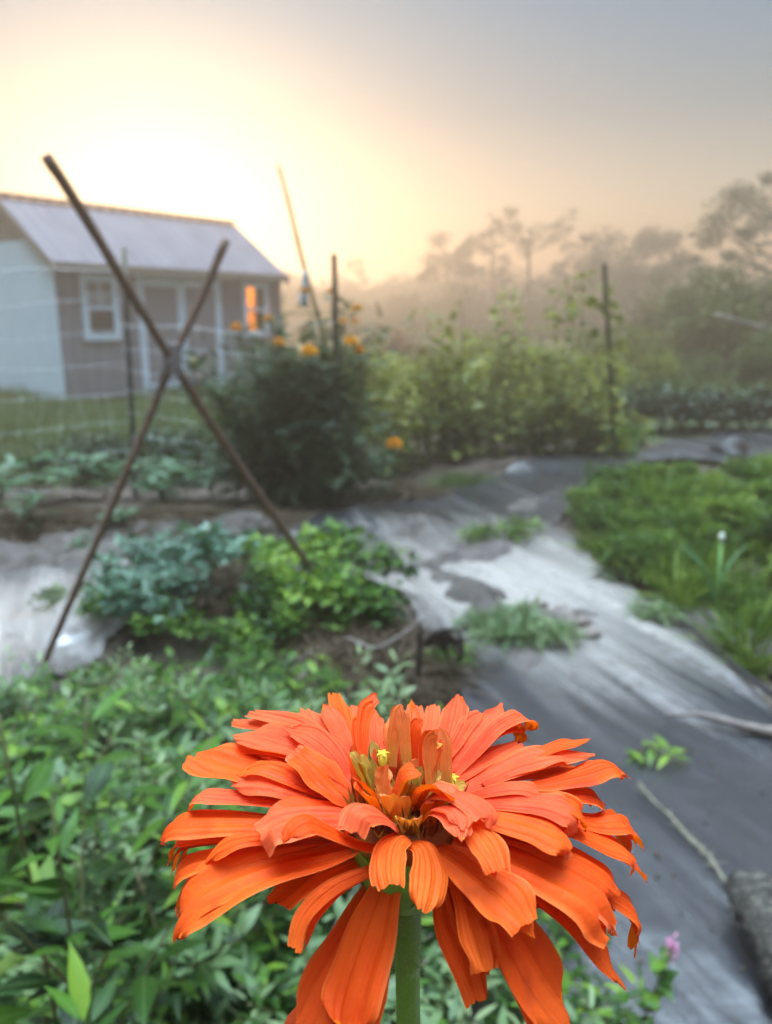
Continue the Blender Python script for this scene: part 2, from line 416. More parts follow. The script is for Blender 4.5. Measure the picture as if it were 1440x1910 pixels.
def mat_petal(name, tipc, midc, basec, backc, glowc=(.92, .21, .02), trans=.38):
    m, t = new_mat(name)
    uv = attr(t, 'pos_uv', 'Vector')
    sp = N_(t, 'ShaderNodeSeparateXYZ'); t.links.new(uv, sp.inputs[0])
    U, Vv = sp.outputs[0], sp.outputs[1]
    wob = noise_tex(t, 55, 3)
    oi = N_(t, 'ShaderNodeObjectInfo').outputs['Random']
    lines = math_(t, 'SINE', math_(t, 'ADD', math_(t, 'MULTIPLY', U, 62), math_(t, 'ADD', math_(t, 'MULTIPLY', wob, 5), math_(t, 'MULTIPLY', oi, 20))))
    lines2 = math_(t, 'SINE', math_(t, 'ADD', math_(t, 'MULTIPLY', U, 23), math_(t, 'MULTIPLY', wob, 4)))
    col = ramp(t, math_(t, 'ADD', Vv, math_(t, 'MULTIPLY', math_(t, 'SUBTRACT', wob, .5), .35)), [basec, midc, tipc], [.02, .4, .95])
    shift = mixc(t, math_(t, 'MULTIPLY', oi, .55), col, tuple(a * b for a, b in zip(midc, (1.0, .72, .5))))
    veined = mixc(t, math_(t, 'MULTIPLY', math_(t, 'ADD', math_(t, 'MULTIPLY', lines, .5), .5), .09), shift, (1, .6, .5), 'MULTIPLY')
    mott = mixc(t, ramp(t, noise_tex(t, 180, 4), [(0, 0, 0), (.45, .45, .45)], [.45, .75]), veined, tuple(min(1, a * 1.15) for a in tipc))
    edge = ramp(t, math_(t, 'ABSOLUTE', math_(t, 'SUBTRACT', U, .5)), [(0, 0, 0), (.5, .5, .5)], [.43, .5])
    mott = mixc(t, edge, mott, (.93, .27, .07))
    bf = N_(t, 'ShaderNodeNewGeometry').outputs['Backfacing']
    big = ramp(t, noise_tex(t, 28, 3), [(0, 0, 0), (.45, .45, .45)], [.46, .68])
    mott = mixc(t, big, mott, glowc)
    mott = mixc(t, ramp(t, noise_tex(t, 75, 2), [(.55, .55, .55), (0, 0, 0)], [.27, .36]), mott, (.42, .035, .008))
    fin = mixc(t, bf, mott, backc)
    h = math_(t, 'ADD', math_(t, 'ADD', math_(t, 'MULTIPLY', lines, .22), math_(t, 'MULTIPLY', lines2, .3)), math_(t, 'MULTIPLY', noise_tex(t, 420, 4), 1.6))
    nrm = bump(t, h, .00022, .9)
    a = pbsdf(t, fin, .6, .2, nrm)
    a.node.inputs['Sheen Weight'].default_value = .05; a.node.inputs['Sheen Roughness'].default_value = .4; a.node.inputs['Sheen Tint'].default_value = (1, .55, .4, 1)
    tr = N_(t, 'ShaderNodeBsdfTranslucent')
    t.links.new(mixc(t, 1.0, fin, (1, .75, .4), 'MULTIPLY'), tr.inputs[0]); t.links.new(nrm, tr.inputs[1])
    mx = N_(t, 'ShaderNodeMixShader'); mx.inputs[0].default_value = trans
    t.links.new(a, mx.inputs[1]); t.links.new(tr.outputs[0], mx.inputs[2])
    out(t, mx.outputs[0]); return m
M_coral = mat_petal('coral_petal', (.89, .165, .055), (.86, .095, .028), (.62, .032, .008), (.90, .20, .012), (.90, .17, .07))
M_orange = mat_petal('orange_petal', (.89, .125, .016), (.87, .088, .005), (.72, .04, .002), (.90, .21, .008))
M_inner = mat_petal('inner_petal', (.88, .27, .09), (.85, .26, .06), (.55, .36, .05), (.88, .36, .05))
M_yellowin = mat_petal('young_petal', (.6, .42, .10), (.5, .40, .06), (.30, .28, .04), (.5, .40, .05))

# ------------------------------------------------------------------ terrain
def bumpfn(x, y, cx, cy, ax, ay, rot, H):
    c, s_ = math.cos(rot), math.sin(rot)
    u = ((x - cx) * c + (y - cy) * s_) / ax; v = (-(x - cx) * s_ + (y - cy) * c) / ay
    r_ = np.clip(1.25 - np.sqrt(u * u + v * v) , 0, .5) / .5
    return H * r_ * r_ * (3 - 2 * r_)
BEDS = [(-1.9, 4.75, 2.2, .5, -.06, .07), (-.62, 3.05, .8, .4, -.05, .10), (1.2, 6.9, 2.3, .65, .03, .09),
        (2.1, 4.6, .85, 1.6, .25, .09), (-.45, 1.5, .75, .95, 0, .04)]
def H0(x, y):
    x = np.asarray(x, float); y = np.asarray(y, float)
    h = .012 * noise(x, y, 1.6) + .15 * np.clip((y - 25) / 60, 0, 1) * noise(x, y, .05)
    for b in BEDS: h = h + bumpfn(x, y, *b)
    return h
def bedmask(x, y):
    m = np.zeros_like(x)
    for b in BEDS[:4]: m = np.maximum(m, bumpfn(x, y, *b) / b[-1])
    return m
def build_ground():
    g = np.concatenate([-np.geomspace(8, 420, 26)[::-1], np.arange(-7.92, 7.93, .06), np.geomspace(8, 420, 26)])
    gy = np.concatenate([-np.geomspace(2, 420, 16)[::-1], np.arange(-1.9, 14.0, .06), np.geomspace(14.1, 420, 30)])
    X, Y = np.meshgrid(g, gy, indexing='ij')
    near = (np.abs(X) < 8) & (Y < 14) & (Y > -2)
    Z = H0(X, Y) + np.where(near, .008 * noise(X, Y, 14) + .006 * noise(X, Y, 37), 0)
    lawn = np.clip((Y - 7.6 + .5 * noise(X, Y, 1.1)) / .8, 0, 1)
    lawn = np.maximum(lawn, np.clip((-X - 4.4 + .3 * noise(X, Y, 1.3)) / .6, 0, 1))
    lawn = lawn * (1 - np.clip(bedmask(X, Y) * 1.5, 0, 1))
    mb = MB(); mb.grid(np.stack([X, Y, Z], -1).reshape(-1, 3), len(g), len(gy), lawn.ravel())
    tag(mb.obj('ground', M_ground), kind='structure')
build_ground()

def inpoly(x, y, P):
    ins = np.zeros(x.shape, bool); d = np.full(x.shape, 1e9)
    n = len(P)
    for i in range(n):
        (x0, y0), (x1, y1) = P[i], P[(i + 1) % n]
        cnd = ((y0 > y) != (y1 > y)) & (x < (x1 - x0) * (y - y0) / ((y1 - y0) or 1e-9) + x0)
        ins ^= cnd
        tt = np.clip(((x - x0) * (x1 - x0) + (y - y0) * (y1 - y0)) / ((x1 - x0) ** 2 + (y1 - y0) ** 2 + 1e-12), 0, 1)
        d = np.minimum(d, np.hypot(x - x0 - tt * (x1 - x0), y - y0 - tt * (y1 - y0)))
    return ins, d
def pxpoly(L): return [tuple(gnd(*p)[:2]) for p in L]
def sheet(name, P, step, hfn, mat, rag=0.0, kind='structure', tintfn=None):
    P = np.array(P); x0, y0 = P.min(0) - .1; x1, y1 = P.max(0) + .1
    gx = np.arange(x0, x1, step); gy = np.arange(y0, y1, step)
    X, Y = np.meshgrid(gx, gy, indexing='ij')
    ins, d = inpoly(X, Y, [tuple(p) for p in P])
    sdn = np.where(ins, d, -d) + rag * noise(X, Y, 14) * .5 + rag * noise(X, Y, 45) * .35
    keep = sdn > 0
    Z = H0(X, Y) + hfn(X, Y, np.maximum(sdn, 0))
    idx = np.arange(X.size).reshape(X.shape)
    k = keep[:-1, :-1] & keep[1:, :-1] & keep[:-1, 1:] & keep[1:, 1:]
    q = np.stack([idx[:-1, :-1][k], idx[1:, :-1][k], idx[1:, 1:][k], idx[:-1, 1:][k]], 1)
    used = np.unique(q); rem = -np.ones(X.size, int); rem[used] = np.arange(len(used))
    V = np.stack([X, Y, Z], -1).reshape(-1, 3)[used]
    mb = MB(); mb.add(V, rem[q])
    o = mb.obj(name, mat)
    tag(o, kind=kind)
    return o
def wrinkle(X, Y, d):
    u = -X * .38 + Y * .92; v = X * .92 + Y * .38
    r1 = np.abs(np.sin(2.1 * v + 1.3 * np.sin(.9 * u) + .5 * noise(X, Y, .8)))
    z = .026 + .013 * noise(u * .35, v, 5) + .008 * noise(u * .3, v, 13) + .003 * noise(u * .35, v, 34) + .014 * np.clip(1 - r1 * 4, 0, 1) + .010 * noise(X, Y, 2.4) + .0014 * noise(u, v * .4, 70)
    z = .026 + (z - .026) * np.clip((Y - 1.25) / 1.1, .22, 1)
    return np.maximum(z, .014)
path_px = [(1010, 1910), (880, 1400), (830, 1250), (730, 1150), (600, 1120), (300, 1190), (120, 1265), (-100, 1330), (-300, 1380),
           (-300, 1085), (0, 1068), (200, 1052), (300, 1036), (480, 1012), (640, 985), (672, 960), (700, 942), (800, 930), (915, 893), (1000, 876), (1150, 860), (1230, 862),
           (1130, 925), (1040, 985), (1090, 1035), (1170, 1095), (1250, 1155), (1340, 1235), (1440, 1325), (1800, 1560), (1900, 1910)]
P_path = pxpoly(path_px) + [(1.2, .3), (.2, .3)]
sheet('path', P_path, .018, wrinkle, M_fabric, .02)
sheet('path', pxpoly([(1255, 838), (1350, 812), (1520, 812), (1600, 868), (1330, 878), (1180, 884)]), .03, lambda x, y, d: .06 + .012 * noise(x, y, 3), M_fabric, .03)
for nm, pp, amp in (('soil_patch', [(800, 1075), (880, 1085), (930, 1110), (965, 1150), (1080, 1150), (1110, 1195), (1030, 1215), (960, 1180), (880, 1185), (835, 1140)], .035),
                    ('soil_patch', [(860, 1015), (905, 990), (985, 985), (1000, 1015), (960, 1045), (880, 1060), (800, 1075), (700, 1090), (820, 1040)], .03),
                    ('soil_patch', [(690, 1015), (780, 985), (850, 985), (780, 1010), (700, 1030)], .02),
                    ('soil_patch', [(930, 945), (1040, 935), (1010, 955), (930, 960)], .02),
                    ('soil_patch', [(905, 1215), (1000, 1220), (1000, 1250), (970, 1290), (935, 1260)], .02),
                    ('soil_patch', [(1195, 1110), (1300, 1170), (1460, 1285), (1600, 1380), (1600, 1300), (1400, 1180), (1260, 1110)], .05),
                    ('soil_patch', [(-60, 1075), (200, 1062), (520, 1010), (480, 985), (200, 1005), (-60, 1020)], .04)):
    o = sheet(nm, pxpoly(pp), .02, lambda x, y, d: wrinkle(x, y, d) - .010 + (amp + .012) * np.clip(d / .10, 0, 1) + np.clip(d / .05, 0, 1) * (.009 * noise(x, y, 12) + .006 * noise(x, y, 38)), M_soilp, .06, 'stuff')
    tag(o, 'washed brown soil lying in a crumbly patch on the fabric', 'soil', 'soil patches on the fabric path')
def Hs(x, y): return float(H0(x, y))

# ------------------------------------------------------------------ shed
def build_shed():
    O = np.array([-4.6804, 11.416, 0]); ph = 0.9116
    L, D, HE, HR = 4.40, 2.52, 2.05, 2.95
    root = thing('garden_shed', 'grey-fronted garden shed with ribbed roof and pale end wall beyond the netting', 'shed', O, ph)
    def part(name, mat, parent=root, smooth=False): return lambda mb: mb.obj(name, mat, parent, smooth)
    b = MB(); wz0, wz1 = 1.02, 1.79; wx = [(.66 - .22, .66 + .22), (3.78 - .22, 3.78 + .22)]
    for x0_, x1_ in ((0, wx[0][0]), (wx[0][1], wx[1][0]), (wx[1][1], L)): b.box(x0_, x1_, 0, .08, .05, HE)
    for x0_, x1_ in wx: b.box(x0_, x1_, 0, .08, .05, wz0); b.box(x0_, x1_, 0, .08, wz1, HE)
    part('front_wall', M_taupe)(b)
    b = MB(); b.box(0, L, D - .08, D, .05, HE); part('rear_wall', M_taupe)(b)
    zt = 2.36; yt = (zt - HE) / (HR - HE) * D / 2
    for x0, x1 in ((-.02, .06), (L - .06, L + .02)):
        b = MB()
        if x0 > 1:      # the far end wall has a window the dawn shines through
            for y0_, y1_, z0_, z1_ in ((-.002, .60, .05, HE), (1.25, D + .002, .05, HE), (.60, 1.25, .05, .95), (.60, 1.25, 1.85, HE)): b.box(x0, x1, y0_, y1_, z0_, z1_)
            b.add([[x, y, z] for x in (x0, x1) for y, z in ((-.002, HE), (yt, zt), (D - yt, zt), (D + .002, HE))], [[0, 1, 2, 3], [4, 7, 6, 5], [0, 4, 5, 1], [1, 5, 6, 2], [2, 6, 7, 3]])
        else: b.add([[x, y, z] for x in (x0, x1) for y, z in ((-.002, .05), (-.002, HE), (yt, zt), (D - yt, zt), (D + .002, HE), (D + .002, .05))],
                        quads=[[0, 1, 4, 5], [1, 2, 3, 4], [6, 11, 10, 7], [7, 10, 9, 8], [0, 6, 7, 1], [1, 7, 8, 2], [2, 8, 9, 3], [3, 9, 10, 4], [4, 10, 11, 5], [0, 5, 11, 6]])
        part('end_wall', M_paleblue)(b)
        if x0 > 1:
            cm, ct = new_mat('dawn_glow_tint'); tl = N_(ct, 'ShaderNodeBsdfTransparent'); tl.inputs[0].default_value = (1, .38, .04, 1); out(ct, tl.outputs[0])  # orange dawn light put into the tint of the pane
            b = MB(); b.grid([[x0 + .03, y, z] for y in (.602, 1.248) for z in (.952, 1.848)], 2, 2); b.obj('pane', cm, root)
        b = MB(); xs = (x0 + .012, x1 - .012)
        b.add([[x, y, z] for x in xs for y, z in ((yt, zt + .003), (D / 2, HR - .02), (D - yt, zt + .003))], tris=[[0, 1, 2], [3, 5, 4]], quads=[[0, 3, 4, 1], [1, 4, 5, 2], [0, 2, 5, 3]])
        part('gable_panel', M_beige)(b)
    # ribbed roof
    ro = None
    ox = .10; oy = .16; sl = (HR - HE) / (D / 2)
    b = MB()
    xs = np.arange(-ox, L + ox + .001, .02)
    rib = .022 * np.clip(1.6 - np.abs(((xs + .05) % .225) - .1125) / .022, 0, 1)
    for sgn in (-1, 1):
        y_e = D / 2 + sgn * (D / 2 + oy); ze = HR - sl * (D / 2 + oy)
        V = np.concatenate([[[x, D / 2, HR + .05 + r_] for x, r_ in zip(xs, rib)], [[x, y_e, ze + .05 + r_] for x, r_ in zip(xs, rib)],
                            [[x, y_e, ze + .03] for x in xs], [[x, D / 2, HR + .03] for x in xs]])
        n = len(xs); i = np.arange(n - 1)
        b.add(V, np.concatenate([np.stack([k * n + i, k * n + i + 1, (k + 1) * n + i + 1, (k + 1) * n + i], 1) for k in range(3)]))
    ro = b.obj('roof', M_roof, root, False)
    b = MB(); b.box(-ox, L + ox, D / 2 - .09, D / 2 + .09, HR + .075, HR + .10); b.obj('ridge_cap', M_roof, ro, False)
    b = MB(); b.box(-ox, L + ox, -oy - .02, -oy, HE - .15, HE - .03); b.obj('fascia', M_beige, root, False)
    b = MB(); b.box(-ox + .01, L + ox - .01, -oy, -.003, HE - .10, HE - .08); b.obj('soffit', M_beige, root, False)
    for x in (-ox, L + ox - .03):
        for s_ in (0, 1):
            y0, y1 = (-oy, D / 2) if s_ == 0 else (D + oy, D / 2)
            b = MB(); z0, z1 = HR - sl * (D / 2 + oy), HR
            b.add([[xx, y, z] for xx in (x, x + .03) for y, z in ((y0, z0 + .025), (y1, z1 + .025), (y1, z1 - .10), (y0, z0 - .10))],
                  [[0, 1, 2, 3], [4, 7, 6, 5], [0, 4, 5, 1], [1, 5, 6, 2], [2, 6, 7, 3], [3, 7, 4, 0]])
            b.obj('rake_board', M_beige, root, False)
    # windows
    def window(xc):
        W, z0, z1, tr = .62, .93, 1.88, .10
        b = MB(); f = -.035
        b.box(xc - W / 2, xc + W / 2, f, -.002, z1 - tr, z1); b.box(xc - W / 2, xc + W / 2, f, -.002, z0, z0 + tr)
        b.box(xc - W / 2, xc - W / 2 + tr, f, -.002, z0 + tr, z1 - tr); b.box(xc + W / 2 - tr, xc + W / 2, f, -.002, z0 + tr, z1 - tr)
        win = b.obj('window', M_white, root, False)
        ix0, ix1, iz0, iz1 = xc - W / 2 + tr, xc + W / 2 - tr, z0 + tr, z1 - tr; zm = (iz0 + iz1) / 2
        b = MB(); b.box(ix0, ix1, -.026, -.004, zm - .03, zm + .03); b.box(xc - .012, xc + .012, -.020, -.004, zm + .03, iz1)
        if xc < 2: b.box(ix0, xc - .012, -.020, -.004, (zm + iz1) / 2 - .008, (zm + iz1) / 2 + .025)
        if xc < 2: b.box(xc + .012, ix1, -.020, -.004, (zm + iz1) / 2 - .008, (zm + iz1) / 2 + .025)
        b.obj('sash', M_white, win, False)
        b = MB(); b.grid([[x, -.006, z] for x in (ix0 + .002, ix1 - .002) for z in (iz0 + .002, iz1 - .002)], 2, 2); b.obj('pane', M_glass, win, False)
    window(.66); window(3.78)
    # double door
    x0, x1, zt_ = 1.30, 2.98, 1.86
    b = MB(); b.box(x0, x0 + .13, -.03, -.002, .1, zt_); b.box(x1 - .13, x1, -.03, -.002, .1, zt_); b.box(x0, x1, -.032, -.0025, zt_, zt_ + .11)
    b.obj('door_frame', M_white, root, False)
    xm = (x0 + x1) / 2
    for a0, a1, hx in ((x0 + .135, xm - .004, xm - .12), (xm + .004, x1 - .135, xm + .10)):
        b = MB(); b.box(a0, a1, -.018, -.004, .12, zt_ - .004)
        d = b.obj('door', M_taupe, root, False)
        b = MB(); tw = .075
        b.box(a0 + .01, a1 - .01, -.030, -.0185, zt_ - .11, zt_ - .02); b.box(a0 + .01, a1 - .01, -.030, -.0185, .14, .24)
        (b.box(a1 - tw, a1, -.031, -.0185, .24, zt_ - .11) if a1 < xm else b.box(a0, a0 + tw, -.031, -.0185, .24, zt_ - .11))
        b.obj('door_trim', M_white, d, False)
        if a1 < xm:
            b = MB(); b.tube([(hx, -.035, .98), (hx, -.06, .98), (hx, -.06, 1.10), (hx, -.035, 1.10)], .01, 6); b.obj('handle', M_hose, d)
    b = MB(); b.box(-.03, .06, -.03, -.004, .04, HE - .1); b.obj('corner_board', M_taupe, root, False)
    b = MB(); b.box(L - .07, L + .025, -.03, -.004, .04, HE - .1); b.obj('corner_board', M_taupe, root, False)
    b = MB(); b.box(0, L, .02, D - .02, -.05, .12); b.obj('floor_skid', M_bark, root, False)
    # planter by the door
    a = np.array([math.cos(ph), math.sin(ph), 0]); nb = np.array([math.sin(ph), -math.cos(ph), 0])
    p = O + a * 2.0 + nb * .45
    t = thing('planter', 'small red and blue planter with cream blooms by the shed door', 'planter', p)
    b = MB(); b.tube([(0, 0, 0), (0, 0, .03), (0, 0, .34), (0, 0, .36)], [.10, .12, .16, .165], 16); b.obj('pot', mat_plain('red_glaze', [(.25, .03, .05)], 5, .4), t)
    b = MB(); b.tube([(0, 0, .20), (0, 0, .30)], [.148, .166], 16); b.obj('band', mat_plain('blue_glaze', [(.05, .08, .25)], 5, .4), t)
    rng = np.random.default_rng(3); b = MB()
    n = 160; d = rdir(rng, n, -.1, 1); leaves(b, OVATE, np.array([0, 0, .42]) + d * rng.uniform(.02, .16, (n, 1)), d, (0, 0, 1), .08, .05, .2, rng.random(n)); b.obj('foliage', M_squash, t)
    b = MB(); n = 90; d = rdir(rng, n, .1, 1); leaves(b, OVATE, np.array([-.03, 0, .52]) + d * rng.uniform(.01, .09, (n, 1)), d, (0, 0, 1), .06, .05, .2, rng.random(n))
    b.obj('bloom', mat_leaf('cream_petal', [(.75, .62, .48), (.8, .7, .55)], .2), t)
build_shed()

# ------------------------------------------------------------------ posts, stakes, netting
rng = np.random.default_rng(11)
def lerp_pts(pts, n):
    P = np.asarray(pts, float); s_ = np.concatenate([[0], np.cumsum(np.linalg.norm(np.diff(P, axis=0), axis=1))]); u = np.linspace(0, s_[-1], n)
    return np.stack([np.interp(u, s_, P[:, i]) for i in range(3)], 1)
def smooth_pts(pts, n):
    P = np.asarray(pts, float); m = len(P)
    if m == 2: return lerp_pts(P, n)
    P2 = np.concatenate([2 * P[:1] - P[1:2], P, 2 * P[-1:] - P[-2:-1]]); o = []
    for u in np.linspace(0, m - 1 - 1e-6, n):
        i = int(u); f = u - i; a, b, c, d = P2[i:i + 4]
        o.append(.5 * (2 * b + (c - a) * f + (2 * a - 5 * b + 4 * c - d) * f * f + (3 * b - a - 3 * c + d) * f ** 3))
    return np.array(o)

# crossed wooden stakes
yL0, yT = 2.55, 2.75
g0 = gnd(76, 1255); X0 = at(322, 668, 2.70); a1 = X0 + (at(422, 448, 2.82) - X0)
tr = thing('stake_trellis', 'two weathered brown wooden stakes tied into a tall leaning X', 'trellis', (X0[0], X0[1], 0))
off = np.array([X0[0], X0[1], 0])
pl = smooth_pts([g0 + [0, 0, -.1], g0, at(215, 930, 2.62), X0 + [.0, .012, 0], at(380, 545, 2.78), a1], 26)
b = MB(); b.tube(pl - off, np.linspace(.012, .0155, 26), 9, lump=.16, rng=rng); st = b.obj('stake', M_wood, tr)
top = at(85, 290, 2.45); bot = gnd(636, 1140, 0.02)
pr = smooth_pts([top, at(150, 390, 2.52), at(240, 540, 2.6), X0 + [0, -.022, 0], at(440, 860, 2.85), bot, bot + [.03, .05, -.1]], 30)
b = MB(); b.tube(pr - off, np.linspace(.0175, .0132, 30), 9, lump=.16, rng=rng); b.obj('stake', M_wood, tr)
b = MB()
for k in range(13):
    an = np.linspace(0, 2 * np.pi, 18); z = (k - 6) * .0075
    ti = .35 * (1 if k % 2 else -1)
    b.tube(np.stack([.027 * np.cos(an), .031 * np.sin(an) - .004, z + ti * .034 * np.cos(an)], 1) + X0 - off, .0052, 6, cap=False)
b.tube(smooth_pts([X0 - off + [.0, -.04, 0], X0 - off + [-.03, -.05, -.05], X0 - off + [-.045, -.04, -.13]], 8), .004, 5)
b.obj('twine_tie', M_twine, tr)

def tpost(px0, py0, px1, py1, Y, label, tip=True):
    bt = at(px1, py1, Y); tp = at(px0, py0, Y)
    bt2 = bt + (bt - tp) * (bt[2] / max(.05, (tp - bt)[2]))
    t = thing('steel_fence_post', label, 'fence post', (bt2[0], bt2[1], 0), group='steel posts standing in the garden')
    o = np.array([bt2[0], bt2[1], 0]); ax = nz(tp - bt2); sx = np.array([1, 0, 0.]); sx = nz(sx - ax * sx.dot(ax)); sy = np.cross(ax, sx)
    Lp = np.linalg.norm(tp - bt2)
    M = lambda v: (bt2 - o) + v[:, :1] * sx + v[:, 1:2] * sy + v[:, 2:] * ax
    b = MB(); zt_ = Lp * (.86 if tip else 1)
    b.box(-.017, .017, -.003, .003, -.2, zt_, M); b.box(-.0025, .0025, -.032, -.0035, -.2, zt_, M)
    for k in range(int(Lp / .055)):
        z = .05 + k * .055
        if z < zt_ - .03: b.box(-.007, .007, .0035, .011, z, z + .024, M)
    b.obj('shaft', M_post, t, False)
    if tip:
        b = MB(); b.box(-.0171, .0171, -.0031, .0031, zt_ + .001, Lp, M); b.box(-.0026, .0026, -.032, -.0035, zt_ + .001, Lp, M); b.obj('painted_tip', M_posttip, t, False)
    return t
tpost(231, 462, 252, 905, 5.45, 'pale-tipped dark steel post in front of the shed window')
tpost(623, 474, 633, 905, 5.0, 'dark steel post rising out of the marigold bush', False)
tpost(1127, 492, 1148, 868, 6.5, 'dark steel post wound with bean vine near the far bed', False)

# bamboo pole with rag
pp = smooth_pts([at(519, 306, 5.3), at(540, 385, 5.3), at(560, 470, 5.3), at(583, 555, 5.3), at(606, 650, 5.3), at(640, 900, 5.3)], 30)
b = MB(); base = pp[-1].copy(); base[2] = 0
rad = np.linspace(.010, .020, 30); rad[::5] *= 1.18
b.tube(np.concatenate([pp, [base + [.02, 0, -.1]]]), np.append(rad, .02), 8)
tag(b.obj('bamboo_pole', M_bamboo), 'thin bent bamboo pole standing behind the marigold bush', 'pole')
c = at(566, 540, 5.26); t_ = at(568, 505, 5.26); lo = at(566, 572, 5.24)
V = []
nu, nv = 12, 9
for i in range(nu):
    f = i / (nu - 1); cen = t_ * (1 - f) + lo * f; wd = .008 + .024 * f ** .8
    for j in range(nv):
        s_ = j / (nv - 1) * 2 - 1
        V.append(cen + np.array([s_ * wd, .022 * math.sin(s_ * 7 + f * 3) * f + .01 * math.cos(s_ * 4), -.012 * math.sin(s_ * 5) * f]))
b = MB(); b.grid(V, nu, nv)
rg = b.obj('cloth_rag', M_cloth); tag(rg, 'small pale blue rag hanging on the bamboo pole', 'rag')
sm = rg.modifiers.new('thick', 'SOLIDIFY'); sm.thickness = .003

# netting
def net():
    rng = np.random.default_rng(8); b = MB()
    pL, pM, pR = np.array([-3.35, 4.55]), at(236, 700, 5.43)[:2], at(628, 700, 4.98)[:2]
    for A, B, ncol, ztop in ((pL, pM, 15, 1.58), (pM, pR, 11, 1.22)):
        zs = np.linspace(.12, ztop, 8)
        def P(u, z): 
            sag = .05 * math.sin(math.pi * u) * (z / ztop) + .012 * math.sin(9 * u + 7 * z)
            q = A + (B - A) * u
            return np.array([q[0] + .014 * math.sin(8 * z + 11 * u), q[1] + .02 * math.sin(4 * z + 5 * u), z - sag])
        for z in zs:
            b.tube([P(u, z + .008 * math.sin(13 * u + 3 * z)) for u in np.linspace(0, 1, ncol * 2)], .0012 if z < ztop - .01 else .0022, 4, cap=False)
        for i in range(ncol + 1):
            u = i / ncol + rng.normal() * .012
            b.tube([P(u + .012 * math.sin(5 * z + i), z) for z in np.linspace(.06, ztop, 12)], .0012, 4, cap=False)
            for z in zs:
                p = P(u + .012 * math.sin(5 * z + i), z); b.tube([p - [.007, 0, 0], p, p + [.007, 0, 0]], [.0016, .0055, .0016], 5)
    tag(b.obj('trellis_netting', M_net), 'white string trellis netting stretched in front of the shed', 'netting')
net()

# ------------------------------------------------------------------ plants
def plant(name, label, cat, meshes, loc, rz, scale, group=None):
    r_ = thing(name, label, cat, loc, rz, group, scale)
    for pn, me in meshes: link(pn, me, r_)
    return r_

def proto_upright(seed, h, nleaf, L, tpl, mleaf, width=.3, branches=6, lean=.1, droop=.25, stem=M_stem, r0=.004, tlo=.2):
    """branched leafy plant: stems and foliage meshes"""
    rng = np.random.default_rng(seed); sb, lb = MB(), MB()
    main = smooth_pts([(0, 0, -.03), (rng.normal() * lean * .3, rng.normal() * lean * .3, h * .5), (rng.normal() * lean, rng.normal() * lean, h)], 12)
    stems = [(main, r0)]
    for k in range(branches):
        f = rng.uniform(.1, .85); p = main[int(f * 11)]; a = rng.uniform(0, 6.28); ln = h * rng.uniform(.3, .6) * (1.1 - f * .6)
        d = np.array([math.cos(a), math.sin(a), 0])
        stems.append((smooth_pts([p, p + d * ln * .5 * width * 2 + [0, 0, ln * .4], p + d * ln * width * 2.2 + [0, 0, ln * .85]], 8), r0 * .6))
    tot = sum(len(s_[0]) for s_ in stems)
    for s_, r_ in stems:
        sb.tube(s_, np.linspace(r_, r_ * .4, len(s_)), 5)
        n = max(4, int(nleaf * len(s_) / tot))
        u = np.sort(rng.uniform(tlo if s_ is main else .1, 1, n)); ii = np.clip((u * (len(s_) - 1)), 0, len(s_) - 1.001)
        i0 = ii.astype(int); fr = (ii - i0)[:, None]; B = s_[i0] * (1 - fr) + s_[i0 + 1] * fr
        az = np.arange(n) * 2.4 + rng.normal(size=n) * .5
        el = rng.uniform(.0, .7, n) + .6 * np.maximum(0, u - .85) / .15 * .8
        d = np.stack([np.cos(az) * np.cos(el), np.sin(az) * np.cos(el), np.sin(el)], 1)
        sz = rng.uniform(.6, 1.15, n) * np.where(u > .9, .6, 1)
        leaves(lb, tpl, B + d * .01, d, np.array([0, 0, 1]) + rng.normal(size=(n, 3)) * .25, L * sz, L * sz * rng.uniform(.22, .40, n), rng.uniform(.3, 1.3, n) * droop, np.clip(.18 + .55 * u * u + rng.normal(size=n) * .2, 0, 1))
    return [('stem', sb.mesh('stem', stem)), ('foliage', lb.mesh('foliage', mleaf))]

def proto_clump(seed, r_, h, n, tpl, L, Wf, mleaf, nst=9, stem=M_stem, elo=-.1, ehi=1.0, shell=.35, bend=.35):
    """rounded leafy clump: leaves spread through the volume on short stems"""
    rng = np.random.default_rng(seed); sb, lb = MB(), MB()
    for k in range(nst):
        a = rng.uniform(0, 6.28); rr = r_ * rng.uniform(.2, .85); z = h * rng.uniform(.5, .95)
        sb.tube(smooth_pts([(0, 0, -.03), (math.cos(a) * rr * .35, math.sin(a) * rr * .35, z * .6), (math.cos(a) * rr, math.sin(a) * rr, z)], 6), np.linspace(.006, .002, 6) * max(.6, h / .4), 5)
    # lumpy clumps
    nc = 14; ca = rng.uniform(0, 6.28, nc); cr = r_ * np.sqrt(rng.uniform(0, .8, nc)); cz = h * rng.uniform(.3, .85, nc) * (1 - .4 * (cr / r_) ** 2)
    cc = np.stack([np.cos(ca) * cr, np.sin(ca) * cr, cz], 1)
    i = rng.integers(0, nc, n); d = rdir(rng, n, elo, ehi)
    B = cc[i] + d * np.array([r_ * .38, r_ * .38, h * .3]) * (rng.uniform(shell, 1, n)[:, None])
    B[:, 2] = np.maximum(B[:, 2], .02)
    dd = nz(d * [1, 1, .6] + rng.normal(size=(n, 3)) * .45)
    leaves(lb, tpl, B, dd, np.array([0, 0, 1]) + rng.normal(size=(n, 3)) * .35, L * rng.uniform(.6, 1.2, n), L * Wf * rng.uniform(.8, 1.2, n), bend * rng.uniform(.3, 1.3, n),
           np.clip(.45 + .3 * rng.normal(size=nc)[i] + .18 * rng.normal(size=n), 0, 1))
    return [('stem', sb.mesh('stem', stem)), ('foliage', lb.mesh('foliage', mleaf))]

